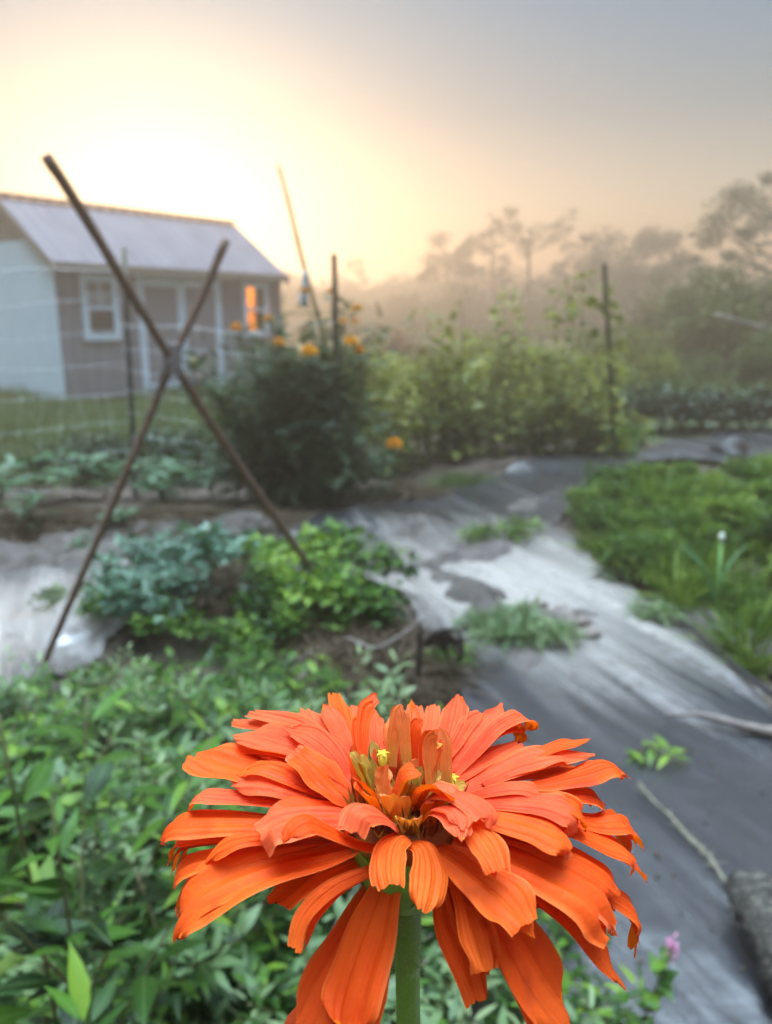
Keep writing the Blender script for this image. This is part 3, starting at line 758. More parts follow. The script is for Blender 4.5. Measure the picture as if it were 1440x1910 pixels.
def scatter_poly(rng, P, n, mind=0.0):
    P = np.array(P); o = []; lo, hi = P.min(0), P.max(0); tries = 0
    while len(o) < n and tries < 30000:
        tries += 1
        p = rng.uniform(lo, hi); ins, d = inpoly(np.array([p[0]]), np.array([p[1]]), [tuple(q) for q in P])
        if ins[0] and all(math.hypot(p[0] - q[0], p[1] - q[1]) > mind for q in o): o.append(p)
    return o

def build_plants():
    rng = np.random.default_rng(21)
    # --- foreground weeds
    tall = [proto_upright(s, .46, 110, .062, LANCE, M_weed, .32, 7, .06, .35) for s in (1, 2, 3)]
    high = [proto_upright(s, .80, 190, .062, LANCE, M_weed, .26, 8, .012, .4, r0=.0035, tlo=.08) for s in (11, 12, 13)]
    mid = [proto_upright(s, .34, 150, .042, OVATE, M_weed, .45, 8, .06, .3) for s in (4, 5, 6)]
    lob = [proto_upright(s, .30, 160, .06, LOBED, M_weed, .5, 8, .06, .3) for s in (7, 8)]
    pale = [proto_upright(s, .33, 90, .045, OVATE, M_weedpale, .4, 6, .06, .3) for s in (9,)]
    for px, py, dist, sc, lb in ((35, 1330, .66, 1.35, 'tall weed with long pointed leaves at the left edge beside the crossed stakes'),
                                 (150, 1600, .78, 1.05, 'weed with yellow-green tips just left of the drooping zinnia petals'),
                                 (105, 1470, .62, 1, 'weed with broad overlapping pointed leaves below the tallest weed at left'),
                                 (250, 1370, 1.05, 1.25, 'tall lance-leaved weed between the stakes and the zinnia')):
        tp = at(px, py, dist); sc2 = (tp[2] - Hs(tp[0], tp[1])) / .80
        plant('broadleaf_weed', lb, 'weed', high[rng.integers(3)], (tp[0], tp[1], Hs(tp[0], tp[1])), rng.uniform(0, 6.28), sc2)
    poly = [(-1.2, 1.85), (-.75, 1.95), (-.4, 2.1), (-.1, 1.9), (.12, 1.6), (.28, 1.25), (.36, .8), (.2, .62), (-.9, .62), (-1.25, 1.2)]
    def rim(x, y): return 1 - .45 * np.clip((y - 1.5) / 1.0, 0, 1) - .35 * np.clip((x + .0) / .35, 0, 1)
    for k, p in enumerate(scatter_poly(rng, poly, 150, .06)):
        f = rng.random(); kind = tall if f < .2 else mid if f < .46 else lob if f < .7 else pale
        s_ = rng.uniform(.75, 1.25) * rim(p[0], p[1])
        if kind is tall and p[0] > -.2: s_ *= .7
        lab = {id(tall): 'lance-leaved green weed in the tangle around the orange zinnia', id(mid): 'small oval-leaved weed in the tangle around the orange zinnia',
               id(lob): 'weed with cut lobed leaves in the tangle around the orange zinnia', id(pale): 'pale-leaved weed in the tangle around the orange zinnia'}[id(kind)]
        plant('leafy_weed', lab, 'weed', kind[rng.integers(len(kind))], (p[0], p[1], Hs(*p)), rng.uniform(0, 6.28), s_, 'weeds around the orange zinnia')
    # undergrowth between them
    b = MB(); n = 5200
    P = np.array(scatter_poly(rng, [(-1.35, 2.1), (-.85, 2.25), (-.45, 2.5), (-.2, 2.1), (.06, 1.9), (.2, 1.7), (.36, 1.3), (.42, .7), (.25, .5), (-1.0, .5), (-1.4, 1.2)], 700))
    i = rng.integers(0, len(P), n); xy = P[i] + rng.normal(size=(n, 2)) * .03
    z = H0(xy[:, 0], xy[:, 1]) + rng.uniform(0, 1, n) ** 1.3 * .26 * rim(xy[:, 0], xy[:, 1])
    B = np.concatenate([xy, z[:, None]], 1); d = rdir(rng, n, -.2, .8); sl = np.array_split(rng.permutation(n), 4)
    up = np.array([0, 0, 1]) + rng.normal(size=(n, 3)) * .4
    for tp, ii, L, Wf in ((OVATE, sl[0], .045, .5), (LOBED, sl[1], .07, 1), (LANCE, sl[2], .065, .3), (TRI, sl[3], .05, 1)):
        leaves(b, tp, B[ii], d[ii], up[ii], L * rng.uniform(.6, 1.3, len(ii)), L * Wf, .25, np.clip(rng.beta(1.2, 2.2, len(ii)), 0, 1))
    n = 900; i = rng.integers(0, len(P), n); xy = P[i] + rng.normal(size=(n, 2)) * .03
    leaves(b, BLADE, np.concatenate([xy, H0(xy[:, 0], xy[:, 1])[:, None]], 1), rdir(rng, n, .5, 1), rdir(rng, n, -.2, .2), rng.uniform(.1, .3, n), .007, .5, rng.random(n))
    tag(b.obj('undergrowth', M_weed), 'low tangled green undergrowth between the weeds below the zinnia', 'undergrowth', kind='stuff')
    for k in range(16):
        x, y = rng.uniform(-.95, .1), rng.uniform(.75, 1.75); a = rng.uniform(0, 6.28); ln = rng.uniform(.25, .5); z = Hs(x, y)
        b = MB(); b.tube(smooth_pts([(x, y, z), (x + .3 * ln * math.cos(a), y + .3 * ln * math.sin(a), z + .6 * ln), (x + .75 * ln * math.cos(a), y + .75 * ln * math.sin(a), z + ln * rng.uniform(.6, 1.0))], 10), np.linspace(.0035, .001, 10), 5, lump=.3, rng=rng)
        tag(b.obj('dry_stem', M_stick), 'thin dry brown stem poking out of the weeds left of the zinnia', 'stem', 'dry stems in the weeds')
    # --- mound of blue-green and green plants behind the weeds
    bg_ = [proto_clump(s, .20, .24, 240, TRI, .07, .9, M_bluegreen) for s in (31, 32)]
    gr = [proto_clump(s, .21, .24, 260, TRI, .06, .9, M_weed, bend=.3) for s in (33, 34)]
    for px, py, m, s_, lb in ((235, 1140, 0, .8, 'left end'), (300, 1100, 0, .95, ''), (370, 1085, 0, 1, ''), (440, 1080, 0, .95, ''), (270, 1180, 0, .8, ''), (340, 1150, 0, .8, ''),
                              (500, 1120, 1, .9, ''), (560, 1115, 1, 1, ''), (620, 1110, 1, 1.05, ''), (680, 1120, 1, .9, ''), (530, 1170, 1, .8, ''), (600, 1180, 1, .85, ''), (670, 1185, 1, .8, ''), (460, 1210, 1, .6, '')):
        g = gnd(px, py + 25); lab = 'blue-green leafy pea plant on the mound behind the weeds' if m == 0 else 'mid-green leafy bean plant on the mound behind the weeds'
        plant('vegetable_plant', lab, 'plant', (bg_, gr)[m][rng.integers(2)], (g[0], g[1], Hs(g[0], g[1])), rng.uniform(0, 6.28), s_, 'blue-green plants on the mound' if m == 0 else 'mid-green plants on the mound')
    for px, py, s_ in ((560, 1225, .55), (630, 1225, .5), (300, 1225, .6), (380, 1235, .5), (215, 1195, .6), (480, 1240, .55), (700, 1205, .5)):
        g = gnd(px, py); plant('vegetable_plant', 'small dark bean plant on the near slope of the mound', 'plant', gr[rng.integers(2)], (g[0], g[1], Hs(g[0], g[1])), rng.uniform(0, 6.28), s_, 'small plants on the near slope of the mound')
    # straw heap
    def straw(name, cx, cy, rx, ry, hh, n, L, label, group=None, tint=(.1, .9)):
        b = MB(); a = rng.uniform(0, 6.28, n); q = np.sqrt(rng.random(n)); x = cx + np.cos(a) * q * rx; y = cy + np.sin(a) * q * ry
        z = H0(x, y) + .025 + (1 - q * q) * hh * rng.uniform(.3, 1, n)
        leaves(b, BLADE, np.stack([x, y, z], 1), rdir(rng, n, -.25, .4), rdir(rng, n, .3, 1), L * rng.uniform(.4, 1.2, n), .006, .15, rng.uniform(*tint, n))
        return tag(b.obj(name, M_straw), label, 'straw', group, 'stuff')
    g = gnd(410, 1170); straw('straw_mulch', g[0], g[1], .22, .16, .14, 1500, .16, 'dark rotting straw in the hollow of the mound', tint=(.0, .45))
    g = gnd(690, 1270); straw('straw_mulch', g[0], g[1], .34, .34, .12, 2600, .18, 'brown straw and dead stems beside the rusty stake', tint=(.0, .6))
    g = gnd(745, 925); straw('straw_mulch', g[0], g[1], .30, .14, .09, 900, .18, 'brown straw heap beside the fabric path below the marigolds', tint=(.2, .9))
    g = gnd(250, 1000); straw('straw_mulch', g[0], g[1], 1.0, .28, .05, 3000, .2, 'scattered brown straw on the soil of the squash bed', tint=(.1, .8))
    # --- squash bed on the left
    sq = [proto_upright(s, .26, 26, .17, BROAD, M_squash, .5, 5, .05, .35, r0=.006) for s in (41, 42, 43)]
    def fat(ms): return ms
    for px, py, s_ in ((15, 985, 1.1), (80, 960, 1.2), (140, 950, 1.25), (60, 1010, .9), (200, 940, 1.1), (260, 945, 1.05), (310, 930, 1.15), (350, 955, 1.0), (400, 935, 1.15), (440, 945, .9), (230, 1010, .6), (160, 1040, .5), (-40, 960, 1.2), (300, 975, .8)):
        g = gnd(px, py); plant('squash_plant', 'broad-leaved squash plant in the soil bed below the netting', 'plant', sq[rng.integers(3)], (g[0], g[1], Hs(g[0], g[1])), rng.uniform(0, 6.28), s_, 'squash plants in the left bed')
    dk = [proto_clump(s, .34, .42, 500, OVATE, .06, .5, M_dark) for s in (45, 46)]
    for px, py, s_ in ((180, 868, .9), (250, 872, 1), (320, 870, 1.05), (385, 875, .95), (120, 862, .7)):
        g = gnd(px, py + 15); plant('bushy_plant', 'low dark bushy plant behind the squash bed', 'plant', dk[rng.integers(2)], (g[0], g[1], Hs(g[0], g[1])), rng.uniform(0, 6.28), s_, 'dark bushy plants behind the squash')
    # --- marigold bush
    g = gnd(545, 965); root = thing('marigold_bush', 'tall dark green marigold bush dotted with orange flowers', 'bush', (g[0], g[1] + .25, 0))
    o = np.array([g[0], g[1] + .25, 0]); sb, lb = MB(), MB()
    tips = []
    for k in range(68):
        px = rng.uniform(362, 718); py = rng.uniform(600, 900) if k > 16 else rng.uniform(575, 680)
        if px < 440: py = max(py, rng.uniform(650, 720))
        elif px < 515: py = max(py, rng.uniform(618, 660))
        tp = at(px, py, o[1] + rng.uniform(-.45, .45)) - o
        st_ = np.array([tp[0] * .15, tp[1] * .2, 0]); s_ = smooth_pts([st_, tp * [.55, .55, .55], tp], 10)
        sb.tube(s_, np.linspace(.008, .002, 10), 5); tips.append(s_)
        n = 75; u = rng.uniform(.25, 1.0, n); ii = u * 8.99; i0 = ii.astype(int); fr = (ii - i0)[:, None]
        B = s_[i0] * (1 - fr) + s_[i0 + 1] * fr + rng.normal(size=(n, 3)) * .075
        d = nz(rdir(rng, n, -.3, .9))
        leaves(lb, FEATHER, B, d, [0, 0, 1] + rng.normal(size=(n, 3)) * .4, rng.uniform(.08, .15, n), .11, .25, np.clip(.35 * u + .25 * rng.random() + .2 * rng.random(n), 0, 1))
    n = 1000; q = np.sqrt(rng.random(n)); a = rng.uniform(0, 6.28, n); z = rng.uniform(.05, .95, n)
    wz = .56 * np.sqrt(np.clip(1 - ((z - .5) / .65) ** 2, 0, 1))
    B = np.stack([np.cos(a) * q * wz, np.sin(a) * q * wz, z], 1)
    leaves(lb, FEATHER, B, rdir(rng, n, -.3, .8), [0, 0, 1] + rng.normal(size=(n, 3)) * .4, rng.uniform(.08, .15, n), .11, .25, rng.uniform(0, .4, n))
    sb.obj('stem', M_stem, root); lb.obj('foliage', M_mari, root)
    for px, py, dy, r_ in ((577, 657, -.62, .046), (441, 613, -.45, .036), (500, 596, -.3, .03), (520, 640, -.5, .032), (655, 640, -.5, .042), (670, 655, -.48, .036), (666, 577, .05, .036), (568, 543, .1, .03), (735, 829, -.35, .046),
                           (615, 545, .3, .024), (640, 601, .0, .028), (662, 600, .2, .024)):
        c_ = at(px, py, o[1] + dy) - o; fb = MB(); n = 110
        d = rdir(rng, n, -.15, 1); leaves(fb, OVATE, c_ + d * [r_ * .45, r_ * .45, r_ * .35], d, rng.normal(size=(n, 3)) * .3 + [0, 0, 1], r_ * .7, r_ * .5, .4, rng.random(n))
        fb.obj('flower', M_mari_fl, root)
        sb2 = MB(); near = min(tips, key=lambda s_: np.linalg.norm(s_[-1] - c_))[-3]
        sb2.tube(smooth_pts([near, (near + c_) / 2 + [0, 0, -.03], c_], 7), .0035, 5); sb2.obj('flower_stalk', M_stem, root)
    # --- bean / okra rows beyond the path
    def bean(seed, h, n=170):
        rng = np.random.default_rng(seed); sb, lb = MB(), MB()
        for k in range(6):
            a = rng.uniform(0, 6.28); hh = h * rng.uniform(.55, 1.0) if k else h; sp = rng.uniform(.05, .28)
            s_ = smooth_pts([(0, 0, -.02), (math.cos(a) * sp * .6, math.sin(a) * sp * .6, hh * .4), (math.cos(a) * sp + rng.normal() * .04, math.sin(a) * sp, hh * .75), (math.cos(a) * sp * 1.1 + rng.normal() * .06, math.sin(a) * sp, hh)], 12)
            sb.tube(s_, np.linspace(.006, .002, 12), 5)
            m = n // 6; u = rng.uniform(.08, 1, m) ** 1.25; ii = u * 10.99; i0 = ii.astype(int); fr = (ii - i0)[:, None]
            B = s_[i0] * (1 - fr) + s_[i0 + 1] * fr; d = rdir(rng, m, -.2, .7); B = B + d * rng.uniform(.02, .14, (m, 1)) * (1.1 - u[:, None] * .7)
            L = rng.uniform(.06, .12, m) * (1.1 - .4 * u)
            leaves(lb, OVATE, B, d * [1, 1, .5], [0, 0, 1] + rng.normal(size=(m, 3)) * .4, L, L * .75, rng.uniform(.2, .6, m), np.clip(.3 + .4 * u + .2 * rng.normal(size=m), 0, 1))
        return [('stem', sb.mesh('stem', M_stem)), ('foliage', lb.mesh('foliage', M_bean))]
    bp = [bean(s, h_, n_) for s, h_, n_ in ((51, 1.0, 200), (52, 1.2, 170), (53, .75, 210), (54, 1.5, 190))]
    for k, px in enumerate(np.linspace(705, 1215, 17)):
        g = gnd(px + rng.normal() * 8, 893 - (px - 700) * .06 + rng.normal() * 6)
        v = 3 if k in (2, 3, 7, 8, 11) else int(rng.integers(3))
        plant('bean_plant', 'leafy green bean plant in the row along the far edge of the fabric', 'plant', bp[v], (g[0], g[1] + .3, Hs(g[0], g[1] + .3)), rng.uniform(0, 6.28), rng.uniform(.5, 1.1) * (.75 if px > 1050 and v != 3 else 1), 'bean plants in the front row')
    for k, px in enumerate(np.linspace(690, 1110, 9)):
        g = gnd(px + rng.normal() * 8, 835); v = int(rng.integers(3)); 
        plant('bean_plant', 'hazy green bean plant in the second row beyond the front row', 'plant', bp[v], (g[0], g[1], 0), rng.uniform(0, 6.28), rng.uniform(.8, 1.05), 'bean plants in the second row')
    # vine on the right post
    tp = at(1127, 505, 6.47); bt = at(1148, 868, 6.47); bt[2] = .05
    r_ = thing('bean_vine', 'bean vine climbing the dark steel post with broad heart leaves', 'vine', (bt[0], bt[1], 0))
    u = np.linspace(0, .93, 60); ax = bt + (tp - bt) * u[:, None]; an = u * 40
    s_ = ax + np.stack([np.cos(an), np.sin(an), 0 * an], 1) * .028 - [bt[0], bt[1], 0]
    sb, lb = MB(), MB(); sb.tube(s_, .0035, 5)
    br = smooth_pts([s_[52], s_[52] + [-.12, 0, .06], s_[52] + [-.3, .02, .0], s_[52] + [-.42, 0, -.08]], 10); sb.tube(br, .003, 5)
    n = 110; i = rng.integers(4, 60, n); B = s_[i]; d = rdir(rng, n, -.3, .4); L = rng.uniform(.05, .11, n)
    leaves(lb, OVATE, B + d * .05, d, [0, 0, 1] + rng.normal(size=(n, 3)) * .5, L, L * .85, .4, rng.random(n)); leaves(lb, OVATE, br, rdir(rng, 10, -.6, .3), (0, .3, 1), .10, .085, .4, rng.random(10))
    sb.obj('stem', M_stem, r_); lb.obj('foliage', M_bean, r_)
    # --- dark low row at right
    dr = [proto_clump(s, .36, .52, 620, OVATE, .075, .65, M_dark) for s in (61, 62)]
    for k, px in enumerate(np.linspace(1085, 1530, 13)):
        g = gnd(px, 806 + rng.normal() * 2); plant('potato_plant', 'low dark-leaved plant in the long row at the far right', 'plant', dr[k % 2], (g[0], g[1], 0), rng.uniform(0, 6.28), rng.uniform(.85, 1.05), 'dark-leaved plants in the far right row')
    # --- feathery right bed
    fe = [proto_clump(s, .22, .36, 1150, FEATHER, .085, .9, M_fern, elo=.0, bend=.5) for s in (71, 72, 73)]
    P = pxpoly([(1030, 1000), (1100, 960), (1190, 938), (1330, 925), (1600, 905), (1750, 1200), (1490, 1235), (1330, 1165), (1210, 1090), (1110, 1030)])
    for p in scatter_poly(rng, P, 74, .13):
        s_ = rng.uniform(.4, .95) * (1.05 if p[0] > 2.1 and p[1] < 4.6 else .75); s_ = (s_ * rng.uniform(.8, 1.3), s_ * rng.uniform(.8, 1.3), s_)
        plant('feathery_plant', 'feathery bright green plant in the right-hand bed beside the fabric', 'plant', fe[rng.integers(3)], (p[0], p[1], Hs(*p)), rng.uniform(0, 6.28), s_, 'feathery plants in the right bed')
    gw = []
    for sd in (75, 76):
        r2 = np.random.default_rng(sd); b = MB(); n = 90; xy = r2.normal(size=(n, 2)) * .035
        leaves(b, BLADE, np.concatenate([xy, np.zeros((n, 1))], 1), rdir(r2, n, .45, 1), rdir(r2, n, -.2, .2), r2.uniform(.12, .34, n), .009, .55, r2.random(n)); gw.append([('blades', b.mesh('blades', M_fern))])
    for p in scatter_poly(rng, pxpoly([(1060, 1000), (1150, 960), (1300, 1000), (1480, 1100), (1500, 1300), (1340, 1215), (1200, 1110)]), 26, .1):
        plant('grassy_weed', 'grassy weed tuft among the feathery plants of the right-hand bed', 'weed', gw[rng.integers(2)], (p[0], p[1], Hs(*p)), rng.uniform(0, 6.28), rng.uniform(.6, 1.2), 'grassy weeds in the right bed')
    on = thing('onion_plant', 'upright pale green onion with a white tip among the feathery plants', 'plant', gnd(1330, 1150))
    b = MB(); b.tube([(0, 0, 0), (.005, 0, .18), (.0, 0, .34)], [.012, .010, .006], 8); b.obj('stem', mat_plain('onion_green', [(.16, .32, .08), (.22, .38, .12)], 20, .4), on)
    b = MB(); b.tube([(0, 0, .335), (0, 0, .35), (0, 0, .365), (0, 0, .375)], [.005, .011, .011, .004], 8); b.obj('bud', mat_plain('white_bud', [(.7, .72, .66)], 20, .5), on)
    b = MB()
    for a in (2.6, 3.4, .5): b.tube(smooth_pts([(0, 0, .05), (.05 * math.cos(a), .05 * math.sin(a), .2), (.16 * math.cos(a), .16 * math.sin(a), .3)], 8), np.linspace(.008, .002, 8), 6)
    b.obj('leaf', mat_plain('onion_leaf', [(.06, .17, .07), (.1, .24, .1)], 20, .4), on)
    # --- little clumps on the fabric
    sm_ = [proto_clump(s, .13, .10, 170, FEATHER, .07, .9, M_weed, nst=4) for s in (81, 82)]
    pw = [proto_clump(s, .14, .10, 190, FEATHER, .08, .9, M_weedpale, nst=4) for s in (83,)]
    for px, py, m, s_, lb in ((955, 1205, 1, 1.0, 'pale green weed clump beside the washed soil on the fabric'), (1015, 1215, 1, .8, 'small grey-green weed clump right of the larger pale clump'), (905, 1195, 1, .7, 'smallest pale weed clump left of the washed soil edge'),
                              (900, 1020, 0, .9, 'dark green weed tuft in the middle of the fabric path'), (960, 1010, 0, 1.0, 'dark weed tuft on the soil ridge across the fabric'),
                              (1215, 1165, 1, .7, 'grey-green weed tuft at the edge of the right bed'), (100, 1160, 0, .6, 'small weed growing on fabric beside the left stake foot'),
                              (830, 1265, 0, .8, 'green weed tuft beside the dried vine loop'), (1150, 860, 0, 2.2, 'bright weed tuft at the far end of the fabric')):
        g = gnd(px, py); plant('weed_tuft', lb, 'weed', (sm_ if m == 0 else pw)[0 if m else rng.integers(2)], (g[0], g[1], Hs(g[0], g[1]) + .02), rng.uniform(0, 6.28), s_)
    g = gnd(858, 905); gt = thing('grass_tuft', 'low bright grass tuft beside the straw heap on the path', 'grass tuft', (g[0], g[1], Hs(g[0], g[1])))
    b = MB(); n = 900; xy = rng.normal(size=(n, 2)) * [.13, .06]; leaves(b, BLADE, np.concatenate([xy, np.zeros((n, 1))], 1), rdir(rng, n, .55, 1), rdir(rng, n, -.2, .2), rng.uniform(.06, .15, n), .006, .4, rng.random(n) * .7); b.obj('blades', M_grass, gt)
    # sprig on the fabric by the zinnia, and pink-flowered weed
    g = gnd(1225, 1440); sp = thing('weed_sprig', 'small bright weed sprig creeping over fabric right of the zinnia', 'weed', (g[0], g[1], Hs(g[0], g[1]) + .03))
    b = MB(); b.tube(smooth_pts([(-.06, .03, .0), (0, 0, .03), (.06, -.06, .012)], 8), .003, 5); b.obj('stem', M_stem, sp)
    b = MB(); n = 16; leaves(b, LANCE, np.stack([rng.uniform(-.07, .05, n), rng.uniform(-.05, .05, n), rng.uniform(.0, .035, n)], 1), rdir(rng, n, -.1, .6), (0, 0, 1), .06, .02, .3, rng.uniform(.6, 1, n)); b.obj('foliage', M_weed, sp)
    tp = at(1255, 1775, 1.02); pk = thing('flowering_weed', 'slender weed with tiny pink blossoms over the dark fabric', 'weed', (tp[0] - .02, tp[1], Hs(tp[0], tp[1])))
    h = tp[2]; b = MB(); s_ = smooth_pts([(-.03, 0, 0), (-.015, 0, h * .5), (.02, 0, h)], 10); b.tube(s_, np.linspace(.003, .0012, 10), 5); b.obj('stem', M_stem, pk)
    b = MB(); n = 26; i = rng.integers(3, 9, n); d = rdir(rng, n, 0, .6); leaves(b, OVATE, s_[i], d, (0, 0, 1), rng.uniform(.02, .045, n), .02, .3, rng.uniform(.4, 1, n)); b.obj('foliage', M_weed, pk)
    b = MB(); n = 30; d = rdir(rng, n, -.2, 1); leaves(b, KITE, np.array([.02, 0, h]) + rng.normal(size=(n, 3)) * [.004, .004, .01], d, (0, 0, 1), .009, .009, .2, rng.random(n)); b.obj('flower', mat_leaf('pink_petal', [(.6, .12, .35), (.7, .25, .45)], .3), pk)
    # dead leaves and crumbs on the fabric
    b = MB(); n = 900
    P = np.array(scatter_poly(rng, P_path, n)); P = P[P[:, 1] > .6]; n = len(P)
    z = H0(P[:, 0], P[:, 1]) + wrinkle(P[:, 0], P[:, 1], 0) + .004
    leaves(b, OVATE, np.concatenate([P, z[:, None]], 1), rdir(rng, n, -.02, .3), [0, 0, 1] + rng.normal(size=(n, 3)) * .25, np.where(rng.random(n) < .75, rng.uniform(.005, .014, n), rng.uniform(.014, .035, n)), rng.uniform(.005, .013, n), .3, rng.random(n) ** 2 * .7)
    tag(b.obj('leaf_litter', M_straw), 'small dead leaves and crumbs scattered over the grey fabric', 'litter', kind='stuff')
build_plants()

# ------------------------------------------------------------------ sticks, stake, log, rope, hose, rock
def build_debris():
    rng = np.random.default_rng(77)
    def on(px, py, dz=.03):
        g = gnd(px, py); return np.array([g[0], g[1], Hs(g[0], g[1]) + dz])
    b = MB(); b.tube(smooth_pts([on(1238, 1362, .045), on(1300, 1368, .06), on(1350, 1376, .055), on(1400, 1386, .05), on(1470, 1400, .05), on(1560, 1440, .05)], 24), np.linspace(.006, .021, 24), 9, lump=.35, rng=rng)
    tag(b.obj('fallen_branch', M_stick), 'peeling grey branch lying across the fabric right of the zinnia', 'branch')
    b = MB()
    base = np.stack([on(x, y, .035) for x, y in ((1190, 1490), (1225, 1530), (1270, 1575), (1310, 1620), (1350, 1680), (1420, 1740), (1500, 1790))])
    cpt = smooth_pts(base, 60); cpt += np.stack([noise(cpt[:, 0], cpt[:, 1], 22), noise(cpt[:, 1], cpt[:, 0], 25), 0 * cpt[:, 0]], 1) * .006
    for k in range(3): 
        a = np.linspace(0, 40, 60) + k * 2.09
        b.tube(cpt + np.stack([np.cos(a), np.sin(a), np.cos(a * 1.3)], 1) * .0024 + [0, 0, .003], .0020, 5)
    for k in range(70):
        i = rng.integers(0, 60); d = rdir(rng, 1, 0, .3)[0]; b.tube([cpt[i], cpt[i] + d * rng.uniform(.01, .035)], [.0012, .0005], 4)
    tag(b.obj('frayed_rope', M_rope), 'frayed tan rope lying along a crease of the dark fabric', 'rope')
    # log
    p0, p1 = on(1385, 1725, .09), on(1560, 2050, .10)
    n = 26; k = 18; V = []; ax = nz(p1 - p0)
    sx = nz(np.cross(ax, [0, 0, 1])); sz = np.cross(sx, ax)
    prof = rng.normal(size=k) * .12
    for i in range(n):
        f = i / (n - 1); c_ = p0 + (p1 - p0) * f + sz * .008 * math.sin(7 * f)
        for j in range(k):
            a = j / k * 2 * np.pi; rr = .062 * (.86 + .16 * f) * (1 + prof[j] + .07 * rng.normal()) * (.80 + .2 * min(1, i / 2))
            V.append(c_ + sx * math.cos(a) * rr + sz * math.sin(a) * rr * .8 + ax * (rng.normal() * .006 + (prof[j] * .12 if i == 0 else 0)))
    V = np.array(V); q = [[i * k + j, i * k + (j + 1) % k, (i + 1) * k + (j + 1) % k, (i + 1) * k + j] for i in range(n - 1) for j in range(k)]
    V = np.concatenate([V, [V[:k].mean(0) + ax * .012, V[-k:].mean(0)]])
    b = MB(); b.add(V, q, [[n * k, (j + 1) % k, j] for j in range(k)] + [[n * k + 1, (n - 1) * k + j, (n - 1) * k + (j + 1) % k] for j in range(k)])
    tag(b.obj('weathered_log', M_log), 'weathered split grey log lying on the fabric in the bottom right corner', 'log')
    # hoses along the right edge
    b = MB(); b.tube(smooth_pts([on(1195, 1120, .03), on(1240, 1150, .05), on(1285, 1195, .06), on(1350, 1250, .055), on(1420, 1310, .06), on(1520, 1380, .06), on(1700, 1500, .06)], 40), .010, 10)
    tag(b.obj('irrigation_hose', M_hose), 'black irrigation hose along the fabric edge beside the right bed', 'hose')
    # rusty stake, sticks, dried vine
    f0 = on(778, 1330, -.05); t0 = f0 + [.006, .0, .33]
    f0 = gnd(776, 1318); t0 = at(784, 1165, f0[1])
    b = MB(); b.tube(smooth_pts([f0 - [0, 0, .1], f0, (f0 + t0) / 2 + [.003, 0, 0], t0], 12), np.linspace(.0105, .009, 12), 7, lump=.25, rng=rng)
    tag(b.obj('rusty_stake', M_iron), 'short dark rusty stake standing in straw behind the zinnia', 'stake')
    s0 = on(545, 1330, .05); s1 = at(795, 1152, f0[1] - .03)
    b = MB(); b.tube(smooth_pts([s0, on(640, 1260, .12), at(705, 1208, f0[1] - .04), s1], 20), np.linspace(.009, .005, 20), 7, lump=.3, rng=rng)
    tag(b.obj('leaning_stick', M_stick), 'thin grey stick leaning from the weeds against the rusty stake', 'stick')
    b = MB(); b.tube(smooth_pts([on(500, 1345, .05), on(590, 1268, .10), on(680, 1262, .08), on(770, 1268, .06)], 18), .006, 6, lump=.3, rng=rng)
    tag(b.obj('dead_stem', M_stick), 'dead brown stem lying low across the straw behind the zinnia', 'stick')
    Y = f0[1] + .1
    b = MB(); b.tube(smooth_pts([at(790, 1200, Y), at(815, 1178, Y), at(850, 1176, Y), at(862, 1200, Y), at(858, 1232, Y)], 20), np.linspace(.006, .009, 20), 7, lump=.4, rng=rng)
    b.tube(smooth_pts([at(836, 1178, Y), at(832, 1215, Y), at(846, 1245, Y), at(850, 1290, Y)], 14), np.linspace(.008, .005, 14), 7, lump=.4, rng=rng)
    n = 14; u = rng.uniform(0, 1, n); pts = np.stack([at(800 + 55 * a, 1180 + 30 * abs(a - .5), Y) for a in u]); leaves(b, OVATE, pts, rdir(rng, n, -1, -.2), rdir(rng, n, -.5, .5), .06, .03, .5, .1)
    tag(b.obj('dried_vine', M_iron), 'withered dark vine looped over the straw right of the rusty stake', 'dead vine')
    # rock
    g = gnd(1358, 868); ph = np.linspace(0, np.pi, 12); th = np.linspace(0, 2 * np.pi, 19)[:-1]; V = []
    for a in ph:
        for c_ in th:
            d = np.array([math.sin(a) * math.cos(c_), math.sin(a) * math.sin(c_), math.cos(a)])
            rr = 1 + .16 * math.sin(3 * d[0] + 2) + .14 * math.sin(5 * d[1] + d[2] * 4) + .1 * math.sin(7 * d[2] + 3 * d[0])
            V.append(d * rr * [.19, .14, .15] + [0, 0, .08])
    k = len(th); q = [[i * k + j, i * k + (j + 1) % k, (i + 1) * k + (j + 1) % k, (i + 1) * k + j] for i in range(11) for j in range(k)]
    b = MB(); b.add(np.array(V) + [g[0], g[1], 0], q); tag(b.obj('dark_rock', M_rock), 'dark rock sitting at the far end of the fabric by the right bed', 'rock')
    # rocks and chunks of mulch by the soil patch
    for px, py, s_, lb in ((1040, 1165, .05, 'brown clod beside the pale weed clump on the fabric'), (1075, 1178, .04, 'small brown clod nearest the fabric centre'), (1000, 1150, .045, 'flat brown clod on the washed soil'), (1095, 1200, .035, 'dark clod at the tip of the washed soil')):
        c_ = on(px, py, .04); V = []
        for a in ph[::2]:
            for q_ in th[::2]:
                d = np.array([math.sin(a) * math.cos(q_), math.sin(a) * math.sin(q_), math.cos(a)]); V.append(c_ + d * s_ * (1 + .3 * rng.normal()) * [1.2, .9, .6])
        k = len(th[::2]); m = len(ph[::2]); b = MB(); b.add(V, [[i * k + j, i * k + (j + 1) % k, (i + 1) * k + (j + 1) % k, (i + 1) * k + j] for i in range(m - 1) for j in range(k)])
        tag(b.obj('soil_clod', M_stick), lb, 'clod')
    # pale pole in the brush
    b = MB(); b.tube(smooth_pts([at(1335, 588, 14), at(1390, 603, 14), at(1450, 618, 14), at(1560, 640, 14.2)], 12), .045, 8)
